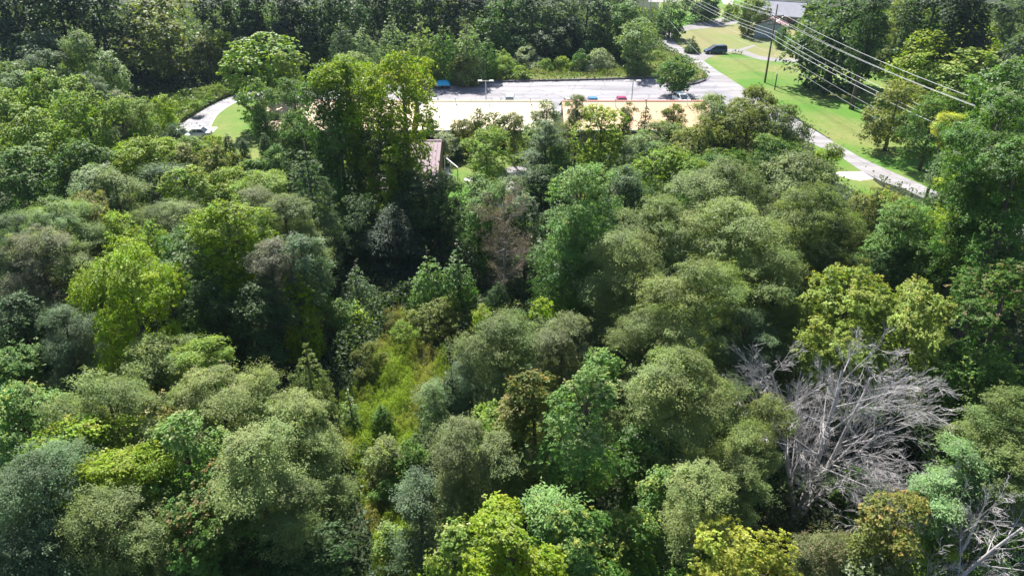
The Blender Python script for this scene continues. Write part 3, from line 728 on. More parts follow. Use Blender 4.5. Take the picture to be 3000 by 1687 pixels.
for pp, Hh_, lab in ((ps1, 7.5, 'small utility pole beside the round tree at the road bend'), (ps2, 6.5, 'small pole half hidden by trees left of the road bend')):
    r = empty('utility_pole', pp); tag(r, lab, 'utility pole', 'utility poles along the road')
    m = MB(); m.tube([(0, 0, -.2), (0, 0, Hh_)], [.14, .1], 7); m.build('pole', M_METAL, r)
wire('service_line', 'single service line running from the small pole over the drive', [ps1 + Vector((0, 0, 7.3)), at(2050, 160, 3.0), UP[1] + Vector((0, 0, 5.0))], (.6, .8), .03)
# little things
m = MB(); pb = at(996, 1680, 0); 
m.tube([(0, 0, 0), (0, 0, .25), (.05, 0, .5), (.02, 0, .62)], [.14, .2, .17, .05], 10)
o = m.build('bucket', plain('pale_lilac_plastic', (.6, .58, .72), .4)); o.location = at(993, 1672, 5.5); 
bpy.data.objects.remove(o)
r = empty('garden_table', at(1378, 541, 0)); tag(r, 'small white garden table on the lawn below the cottage', 'table')
m = MB(); m.tube([(0, 0, .68), (0, 0, .72)], .75, 16); m.build('tabletop', M_WHITE, r)
for k in range(4):
    an = k * math.pi / 2 + .7; m = MB(); m.tube([(.55 * math.cos(an), .55 * math.sin(an), .02), (.45 * math.cos(an), .45 * math.sin(an), .68)], .03, 6); m.build('leg', M_WHITE, r)

#SECTION_TREES
exec_trees = True
def TR(rows):
    for r in rows:
        tree(*r[:8], **(r[8] if len(r) > 8 else {}))
A = lambda a: dict(acc=a)
TR([
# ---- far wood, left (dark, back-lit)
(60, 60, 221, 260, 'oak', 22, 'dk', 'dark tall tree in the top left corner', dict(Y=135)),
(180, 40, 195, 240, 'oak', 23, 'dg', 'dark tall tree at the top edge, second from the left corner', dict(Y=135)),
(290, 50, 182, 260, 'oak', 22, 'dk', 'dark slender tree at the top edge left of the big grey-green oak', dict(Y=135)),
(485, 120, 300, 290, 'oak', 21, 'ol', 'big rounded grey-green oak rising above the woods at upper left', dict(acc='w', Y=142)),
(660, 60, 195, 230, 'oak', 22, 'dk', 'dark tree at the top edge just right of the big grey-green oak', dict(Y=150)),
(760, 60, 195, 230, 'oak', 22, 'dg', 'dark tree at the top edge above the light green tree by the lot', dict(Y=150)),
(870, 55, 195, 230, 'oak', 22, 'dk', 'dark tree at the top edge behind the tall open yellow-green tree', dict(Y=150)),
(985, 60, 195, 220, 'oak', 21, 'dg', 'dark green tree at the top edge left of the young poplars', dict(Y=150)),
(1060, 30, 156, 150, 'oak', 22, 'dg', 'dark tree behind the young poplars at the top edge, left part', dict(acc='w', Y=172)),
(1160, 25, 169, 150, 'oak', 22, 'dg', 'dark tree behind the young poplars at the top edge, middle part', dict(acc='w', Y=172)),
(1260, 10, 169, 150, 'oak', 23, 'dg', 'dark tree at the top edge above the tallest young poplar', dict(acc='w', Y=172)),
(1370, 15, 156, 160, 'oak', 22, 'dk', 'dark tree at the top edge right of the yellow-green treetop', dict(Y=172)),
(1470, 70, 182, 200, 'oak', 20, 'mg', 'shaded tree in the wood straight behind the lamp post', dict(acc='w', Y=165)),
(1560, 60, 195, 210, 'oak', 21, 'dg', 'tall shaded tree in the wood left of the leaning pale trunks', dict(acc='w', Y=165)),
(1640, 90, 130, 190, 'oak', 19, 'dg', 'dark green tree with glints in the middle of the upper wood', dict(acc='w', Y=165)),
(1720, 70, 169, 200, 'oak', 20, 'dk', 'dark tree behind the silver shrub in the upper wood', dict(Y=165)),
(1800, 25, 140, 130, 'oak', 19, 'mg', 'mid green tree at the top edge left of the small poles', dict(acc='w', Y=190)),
(1385, 90, 60, 90, 'open', 13, 'ol', 'sparse olive sapling beside the young poplars', dict(Y=165)),
(1320, 35, 70, 60, 'broad', 17, 'ol', 'yellow-green treetop sticking out above the young poplars', dict(acc='y', Y=178)),
(1000, 150, 130, 130, 'oak', 12, 'mg', 'mid green tree at the foot of the far wood behind the tall open tree', dict(acc='w', Y=160)),
(1500, 115, 140, 110, 'broad', 12, 'mg', 'mid green tree at the foot of the far wood above the silvery bush', dict(acc='w', Y=160)),
(1610, 130, 130, 100, 'broad', 11, 'dg', 'dark green tree at the foot of the far wood right of the silvery bush', dict(acc='w', Y=158)),
(120, 150, 150, 120, 'broad', 12, 'bg', 'bluish tree at the foot of the dark wood near the left edge', dict(acc='w', Y=128)),
(720, 170, 150, 130, 'oak', 12, 'dg', 'dark green tree between the big grey-green oak and the rounded light green tree', dict(acc='w', Y=142)),
(880, 160, 150, 130, 'oak', 12, 'mg', 'mid green tree behind the rounded light green tree by the lot', dict(acc='w', Y=146)),
# ---- young poplars and shrubs beyond the lot
(1065, 130, 110, 120, 'young', 11, 'sg', 'pale young poplar above the tall open tree, leftmost of its row', A('w')),
(1150, 110, 110, 140, 'young', 12, 'sg', 'pale young poplar, second from left in the row beyond the lot', A('w')),
(1235, 115, 120, 150, 'young', 13, 'lg', 'pale green young poplar in the middle of the row beyond the lot', A('w')),
(1300, 125, 110, 140, 'young', 12, 'mg', 'green young poplar right of the middle of the row beyond the lot', A('g')),
(1370, 125, 120, 140, 'young', 12, 'sg', 'leafy young poplar second from right in the row beyond the lot', A('w')),
(1425, 145, 80, 100, 'young', 9, 'mg', 'small young poplar at the right end of the row beyond the lot', A('w')),
(1000, 110, 90, 110, 'young', 12, 'bg', 'bluish young tree at the left end of the poplar row', A('w')),
(1030, 190, 80, 70, 'shrub', 4, 'lg', 'light green bush behind the top of the tall open tree'),
(1110, 180, 80, 60, 'shrub', 4, 'sg', 'pale bush right behind the tall open tree', A('w')),
(1170, 190, 80, 70, 'shrub', 4, 'lg', 'light green bush above the trailer, to its left', A('g')),
(1225, 200, 70, 60, 'shrub', 4, 'sg', 'pale sapling thicket left of the blue tarpaulin', A('w')),
(1290, 175, 70, 55, 'shrub', 3.5, 'sv', 'grey feathery bush beyond the blue tarpaulin'),
(1322, 200, 50, 60, 'young', 4, 'lg', 'light green sapling just above the blue tarpaulin', A('g')),
(1365, 195, 85, 75, 'oak', 6, 'ol', 'dark brownish spreading tree beyond the kerb near the tarpaulin'),
(1420, 215, 70, 40, 'shrub', 2.2, 'yg', 'low yellow-green bush left of the first lamp head'),
(1478, 200, 80, 60, 'shrub', 3.5, 'lg', 'light green bush right of the first lamp head', A('g')),
(1470, 165, 70, 60, 'young', 5, 'lg', 'light green sapling left of the silver bush'),
(1540, 175, 110, 60, 'shrub', 4, 'sv', 'silvery bush in the middle of the verge beyond the lot'),
(1520, 215, 70, 40, 'shrub', 2.2, 'lg', 'low light bush at the kerb below the silvery bush'),
(1600, 195, 60, 45, 'shrub', 2.5, 'lg', 'light green sapling patch right of the silvery bush', A('g')),
(1650, 190, 70, 45, 'shrub', 2.5, 'yg', 'bright yellow-green bush on the verge beyond the lot', A('g')),
(1700, 180, 60, 60, 'shrub', 4, 'mg', 'green bush touching the round silver bush'),
(1755, 178, 105, 60, 'shrub', 4.2, 'sv', 'round silver bush beyond the lot near the road', dict()),
(1735, 130, 110, 110, 'broad', 7, 'mg', 'leafy tree behind the round silver bush', A('w')),
(1790, 95, 110, 100, 'broad', 9, 'sg', 'olive green tree above the round silver bush', A('g')),
(1830, 50, 100, 80, 'broad', 12, 'mg', 'rounded green treetop left of the small poles', A('w')),
(1870, 120, 130, 110, 'broad', 10, 'sg', 'glossy pale-leaved tree left of the road bend', A('w')),
(1835, 165, 80, 45, 'shrub', 3.5, 'dg', 'dark low shrub under the pale-leaved tree'),
(1982, 210, 112, 80, 'oak', 6.5, 'mg', 'dense rounded green tree on the corner of lot and road'),
(1925, 165, 60, 30, 'shrub', 1.8, 'lg', 'low weedy bush on the corner verge by the road'),
# ---- around the houses, top right
(1965, 52, 105, 100, 'oak', 9, 'mg', 'round dense tree on its trunk at the road bend', A('g')),
(2030, 128, 42, 52, 'cone', 4, 'bg', 'small bluish spruce on the lawn beside the road'),
(2062, 10, 115, 90, 'oak', 9, 'dg', 'dark dense tree at the top edge over the far lawn'),
(2140, 30, 50, 50, 'shrub', 4, 'lg', 'light green bush at the top by the far drive'),
(2200, 38, 110, 75, 'oak', 8.5, 'gg', 'grey-green tree before the grey roofed house'),
(2297, 108, 50, 60, 'shrub', 5, 'mg', 'leafy bush at the corner of the garage'),
(2450, 122, 290, 275, 'broad', 18, 'dg', 'massive dark green tree shading the lawn beside the pole', dict(acc='g', Y=136)),
(2560, 30, 120, 120, 'oak', 19, 'dg', 'dark tree behind the massive dark green tree'),
(2635, 85, 180, 210, 'locust', 17, 'ol', 'soft olive green tree right of the massive dark tree', dict(acc='g', Y=150)),
(2740, 15, 150, 120, 'broad', 19, 'dg', 'dark tree at the top edge, right of the soft olive tree', A('w')),
(2860, 30, 160, 120, 'broad', 19, 'dk', 'dark pale-leaved tree at the top edge near the right corner', A('w')),
(2970, 60, 110, 130, 'broad', 17, 'bg', 'bluish tree in the top right corner', A('w')),
(2990, 140, 80, 90, 'locust', 13, 'bg', 'grey-green tree at the right edge over the blue shed'),
(2820, 135, 260, 150, 'open', 16, 'yg', 'wide yellow-green tree in the upper right', dict(Y=132, acc='y', name='broadleaf_tree')),
(2700, 200, 210, 190, 'broad', 15, 'yg', 'yellow-green tree on the left side of the upper right grove', dict(acc='y', Y=122)),
(2830, 245, 220, 180, 'broad', 14, 'lg', 'light green tree in the middle of the upper right grove', dict(acc='y', Y=114)),
(2620, 330, 180, 180, 'broad', 12, 'ol', 'olive brownish tree casting shade where the wires pass', dict(acc='y', Y=100)),
(2730, 370, 170, 200, 'broad', 12, 'mg', 'mid green tree below the upper right grove', dict(acc='y', Y=92)),
(2780, 357, 80, 60, 'feather', 12.5, 'ly', 'small pale yellow feathery treetop by the wires'),
(2960, 300, 250, 220, 'broad', 19, 'mg', 'broad green tree at the right edge below the blue shed', A('w')),
(2905, 430, 285, 280, 'broad', 20, 'mg', 'large green tree at the right where the wires disappear', A('w')),
(2960, 560, 220, 260, 'broad', 18, 'mg', 'green tree at the right edge above the pale shed', A('w')),
(2770, 530, 130, 160, 'broad', 12, 'mg', 'green tree at the end of the visible road', A('w')),
# ---- left side woods
(60, 235, 150, 110, 'broad', 13, 'sg', 'pale bluish green tree at the left edge below the dark wood', A('w')),
(140, 200, 110, 100, 'broad', 14, 'bg', 'silvery treetop before the dark wood at upper left', A('w')),
(232, 145, 90, 110, 'broad', 16, 'sg', 'silvery leaved tree standing in front of the dark wood', A('w')),
(215, 205, 80, 90, 'broad', 13, 'lg', 'yellow-green rounded treetop left of the big grey oak', A('g')),
(320, 215, 110, 110, 'broad', 12, 'sg', 'pale green tree at the foot of the big grey oak', A('w')),
(255, 270, 120, 110, 'broad', 12, 'bg', 'bluish green tree between pale trees at upper left', A('w')),
(150, 290, 230, 170, 'maple', 14, 'lg', 'large light green tree in the left woods, topmost of its cluster', A('g')),
(20, 340, 160, 170, 'maple', 13, 'lg', 'light green tree cut by the left edge', A('g')),
(250, 360, 200, 180, 'maple', 13, 'lg', 'light green tree on the right side of the left cluster', A('g')),
(110, 420, 220, 190, 'maple', 13, 'lg', 'light green tree in the middle of the left cluster', A('g')),
(255, 480, 160, 160, 'maple', 12, 'mg', 'darker green tree at the lower right of the left cluster', A('g')),
(60, 520, 200, 170, 'maple', 12, 'mg', 'mid green tree at the left edge below the light cluster', A('g')),
(650, 135, 65, 90, 'broad', 16, 'yg', 'small bright yellow-green tree at the edge of the big grey oak', dict(Y=142)),
(610, 160, 100, 150, 'oak', 14, 'ol', 'grey-green tree leaning on the right of the big grey oak', dict(acc='w', Y=141)),
(420, 240, 150, 130, 'oak', 12, 'dk', 'dark shaded tree under the big grey oak, left side', dict(Y=136)),
(560, 240, 150, 120, 'oak', 10, 'dk', 'dark shaded tree under the big grey oak, right side', dict(Y=137)),
(345, 310, 80, 90, 'locust', 9, 'gg', 'grey-green bushy tree beside the left cluster'),
(415, 335, 90, 90, 'broad', 8, 'lg', 'light green young tree above the road end', A('g')),
(480, 310, 60, 70, 'broad', 7, 'yg', 'yellow-green sapling beside the curving road', dict()),
(440, 360, 90, 60, 'shrub', 4, 'lg', 'tall weedy bush at the roadside by the pad'),
(400, 380, 100, 60, 'shrub', 4, 'gg', 'grey-green thicket left of the concrete pad'),
(500, 352, 36, 50, 'shrub', 3, 'lg', 'weedy bush on the edge of the curving road'),
(572, 306, 40, 28, 'shrub', 2.6, 'lg', 'light green bush on the bank above the curving road', A('g')),
(510, 400, 100, 45, 'locust', 6, 'dg', 'dark spreading shrub in front of the parked cars'),
(620, 427, 90, 50, 'shrub', 4, 'yg', 'bright yellow-green bush below the lawn'),
(555, 430, 90, 60, 'broad', 7, 'lg', 'light green bush below the concrete pad'),
(672, 438, 40, 82, 'cedar', 6.5, 'dg', 'dark pointed cedar, left one of three by the lawn'),
(717, 445, 36, 68, 'cedar', 5.5, 'dg', 'dark pointed cedar, middle and smallest of three by the lawn'),
(780, 440, 42, 90, 'cedar', 7, 'dg', 'dark pointed cedar, right one of three by the lawn'),
])
TR([
# ---- tall open tree and neighbours, middle left
(795, 190, 230, 165, 'maple', 12.5, 'lg', 'rounded light green tree beside the lot, left of the tall open tree', dict(acc='g', Y=113)),
(770, 320, 125, 170, 'open', 11, 'mg', 'darker drooping tree in front of the left end of the peach roof', A('g')),
(860, 300, 110, 150, 'open', 14, 'mg', 'green spreading crown before the left peach roof', dict(acc='g')),
(870, 390, 120, 130, 'open', 11, 'mg', 'green tree below the left peach roof', dict(acc='g')),
(960, 300, 170, 200, 'open', 17, 'mg', 'open green tree with visible limbs left of the tall yellow-green tree', dict(acc='g')),
(1020, 260, 220, 190, 'open', 18, 'yg', 'tall open yellow-green tree, left stem of the pair before the cream roof', dict(acc='g')),
(1180, 290, 210, 250, 'open', 19, 'yg', 'tallest open yellow-green tree with pale limbs before the cream roof', dict(acc='y')),
(1000, 430, 180, 250, 'broad', 14, 'mg', 'dense green tree beneath the tall open tree', A('g')),
(1130, 430, 150, 180, 'open', 13, 'dg', 'dark green tree hanging over the mauve roof', dict(acc='g')),
(1165, 475, 130, 160, 'maple', 12, 'yg', 'yellow-green lower tree in front of the mauve roof', A('y')),
(1090, 510, 90, 120, 'open', 9, 'yg', 'small yellow-green treetop left of the mauve roof', A('y')),
(1040, 200, 110, 90, 'maple', 14, 'lg', 'light green treetop behind the tall open tree', A('g')),
# ---- second belt left
(410, 470, 190, 110, 'broad', 10, 'yg', 'wide dark yellow-green tree below the road end', A('n')),
(545, 470, 90, 90, 'maple', 9, 'ol', 'tree with yellowish tips left of the cedars', A('y')),
(640, 480, 110, 100, 'maple', 9, 'ol', 'tree with golden tips below the left cedar', A('y')),
(555, 555, 130, 120, 'maple', 10, 'lg', 'yellow-tipped green tree in the second belt at left', A('y')),
(660, 560, 140, 130, 'maple', 9, 'lg', 'green tree with yellow tips below the cedars', A('y')),
(470, 530, 130, 110, 'locust', 9, 'bg', 'blue-green tree left of the yellow-tipped tree'),
(735, 500, 90, 70, 'broad', 8, 'mg', 'green tree right under the cedars', A('g')),
(765, 555, 150, 90, 'feather', 10, 'lg', 'light green feathery tree left of the dark conical tree', A('g')),
(820, 470, 80, 80, 'broad', 8, 'mg', 'green tree between the cedars and the grey-green cone'),
(900, 500, 150, 190, 'cone', 14, 'bg', 'blue-grey conical tree left of the tall open tree'),
(270, 540, 140, 90, 'locust', 10, 'sg', 'silvery grey treetop in the left woods', A('w')),
(345, 555, 130, 110, 'locust', 10, 'gg', 'dull grey-green tree beside the silvery treetop'),
(170, 645, 190, 130, 'locust', 12, 'sg', 'pale bluish soft tree at left, above the purplish tree'),
(60, 690, 150, 130, 'locust', 12, 'bg', 'blue-grey soft tree at the left edge'),
(270, 640, 130, 150, 'broad', 11, 'ol', 'olive green tree with orange-tinted top at left', A('o')),
(350, 690, 130, 120, 'broad', 10, 'yg', 'dark yellow-green tree behind the brightest tree at left', A('n')),
(490, 635, 150, 100, 'locust', 10, 'gg', 'grey-green soft tree left of the glossy yellow-topped tree'),
(445, 690, 140, 120, 'cone', 11, 'lg', 'pale green pointed tree above the brightest tree'),
(665, 655, 170, 130, 'broad', 13, 'yg', 'glossy tree with bright yellow-green top in the left woods', A('g')),
(610, 760, 220, 210, 'broad', 11, 'mg', 'glossy large-leaved dark green tree under the yellow top', A('w')),
(835, 640, 170, 150, 'locust', 12, 'gg', 'soft grey-green tree below the blue-grey cone'),
(760, 590, 120, 90, 'locust', 11, 'wm', 'brownish grey-green treetop left of the soft grey-green tree'),
(125, 790, 210, 240, 'locust', 12, 'pk', 'purplish grey tree at the left edge', A('g')),
(215, 780, 130, 170, 'locust', 11, 'gg', 'grey-green tree between the purplish and the brightest tree'),
(385, 860, 290, 290, 'broad', 13, 'yg', 'brightest yellow-green broad tree in the left foreground', dict(acc='g', name='broadleaf_tree')),
(795, 770, 120, 120, 'locust', 11, 'pk', 'dull mauve-grey treetop left of the small yellow-green tree'),
(865, 845, 120, 190, 'young', 10, 'yg', 'pointed yellow-green tree in the left middle woods', A('n')),
(880, 745, 140, 120, 'broad', 11, 'bg', 'glossy bluish tree above the pointed yellow-green tree', A('w')),
(930, 820, 70, 110, 'young', 6, 'mg', 'small pale green sapling right of the pointed tree', A('w')),
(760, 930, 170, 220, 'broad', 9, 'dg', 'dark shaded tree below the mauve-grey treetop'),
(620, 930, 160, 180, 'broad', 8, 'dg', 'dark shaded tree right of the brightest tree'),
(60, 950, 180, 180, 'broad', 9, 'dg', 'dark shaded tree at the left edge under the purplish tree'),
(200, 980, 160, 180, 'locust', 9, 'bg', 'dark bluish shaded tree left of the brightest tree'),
(50, 1070, 140, 100, 'broad', 7, 'mg', 'small green treetop in shade at the left edge', A('g')),
(450, 1050, 190, 130, 'feather', 9, 'gg', 'feathery grey-green tree under the brightest tree', A('g')),
(600, 1040, 130, 110, 'feather', 9, 'lg', 'star-shaped feathery light green treetop in the left foreground', A('g')),
(910, 1100, 165, 200, 'cone', 8, 'gg', 'pine-like conical tree beside the clearing'),
(950, 970, 90, 140, 'shrub', 3.5, 'wm', 'brownish grey bushy tree left of the clearing'),
(1000, 930, 80, 100, 'broad', 4, 'mg', 'green shrubby tree at the upper left of the clearing', A('g')),
# ---- bottom left foreground
(70, 1215, 210, 190, 'broad', 11, 'br', 'glossy bright green tree at the left edge, lower part', A('y')),
(320, 1195, 290, 180, 'locust', 12, 'gg', 'wide grey-green soft tree in the lower left', A('n')),
(445, 1245, 110, 160, 'broad', 9, 'ol', 'dark olive tree with orange tips in the lower left', A('o')),
(635, 1160, 260, 150, 'locust', 11, 'pg', 'pale soft tree with brownish edge in the lower left', A('c')),
(865, 1250, 230, 210, 'locust', 10.5, 'pg', 'pale soft tree with dark stem beside the clearing'),
(265, 1305, 270, 140, 'broad', 11, 'yg', 'yellow-green broad tree between the soft trees at lower left', A('y')),
(545, 1320, 200, 230, 'maple', 13, 'br', 'green tree full of cream-coloured tips in the lower left', A('c')),
(335, 1385, 150, 110, 'feather', 12, 'yg', 'bright yellow-green feathery treetop at lower left', A('y')),
(435, 1350, 100, 90, 'feather', 12, 'yg', 'smaller yellow-green feathery treetop beside the cream-tipped tree', A('g')),
(735, 1360, 230, 220, 'locust', 13, 'pg', 'broad pale soft tree right of the cream-tipped tree'),
(120, 1420, 280, 270, 'locust', 13, 'bg', 'blue-grey soft tree at the left edge, lower corner'),
(340, 1530, 270, 240, 'locust', 12, 'gg', 'grey-green soft tree near the bottom left'),
(80, 1610, 230, 210, 'locust', 11, 'bg', 'dark blue-green tree in the bottom left corner'),
(570, 1530, 270, 240, 'maple', 11, 'mg', 'tree with orange, red and cream tips at lower left', A('r')),
(950, 1430, 150, 260, 'locust', 8, 'gg', 'soft grey-green tree bordering the clearing at its left'),
(840, 1490, 160, 200, 'locust', 11, 'gg', 'grey-green soft tree left of the one bordering the clearing'),
(750, 1610, 200, 180, 'broad', 8, 'dg', 'dark shaded tree at the bottom left of the clearing'),
(930, 1630, 180, 150, 'broad', 7, 'dg', 'dark shaded tree at the bottom edge by the clearing'),
(410, 1660, 180, 110, 'broad', 8, 'mg', 'green tree cut by the bottom edge at left', A('g')),
(600, 1680, 170, 110, 'broad', 7, 'ol', 'olive tree cut by the bottom edge below the orange-tipped tree', A('p')),
# ---- clearing edge
(1022, 1180, 45, 140, 'young', 4, 'sg', 'silvery sapling standing in the clearing', A('w')),
(1120, 1235, 62, 85, 'cedar', 3, 'mg', 'small dark green cedar bush in the clearing'),
(1085, 1060, 100, 110, 'shrub', 3, 'ol', 'dark olive bush at the top of the clearing'),
(1130, 1340, 110, 130, 'shrub', 4, 'wm', 'brownish pink bush in the clearing', A('g')),
(1205, 1345, 110, 120, 'shrub', 4, 'mg', 'green bush beside the brownish pink bush', A('g')),
(1180, 975, 70, 60, 'shrub', 3, 'lg', 'light green bush at the far tip of the clearing', A('g')),
(1140, 1430, 90, 80, 'shrub', 2, 'br', 'low bright green bush lower in the clearing', A('g')),
(1145, 1600, 90, 130, 'shrub', 3, 'lg', 'light green bush at the bottom of the clearing', A('w')),
])
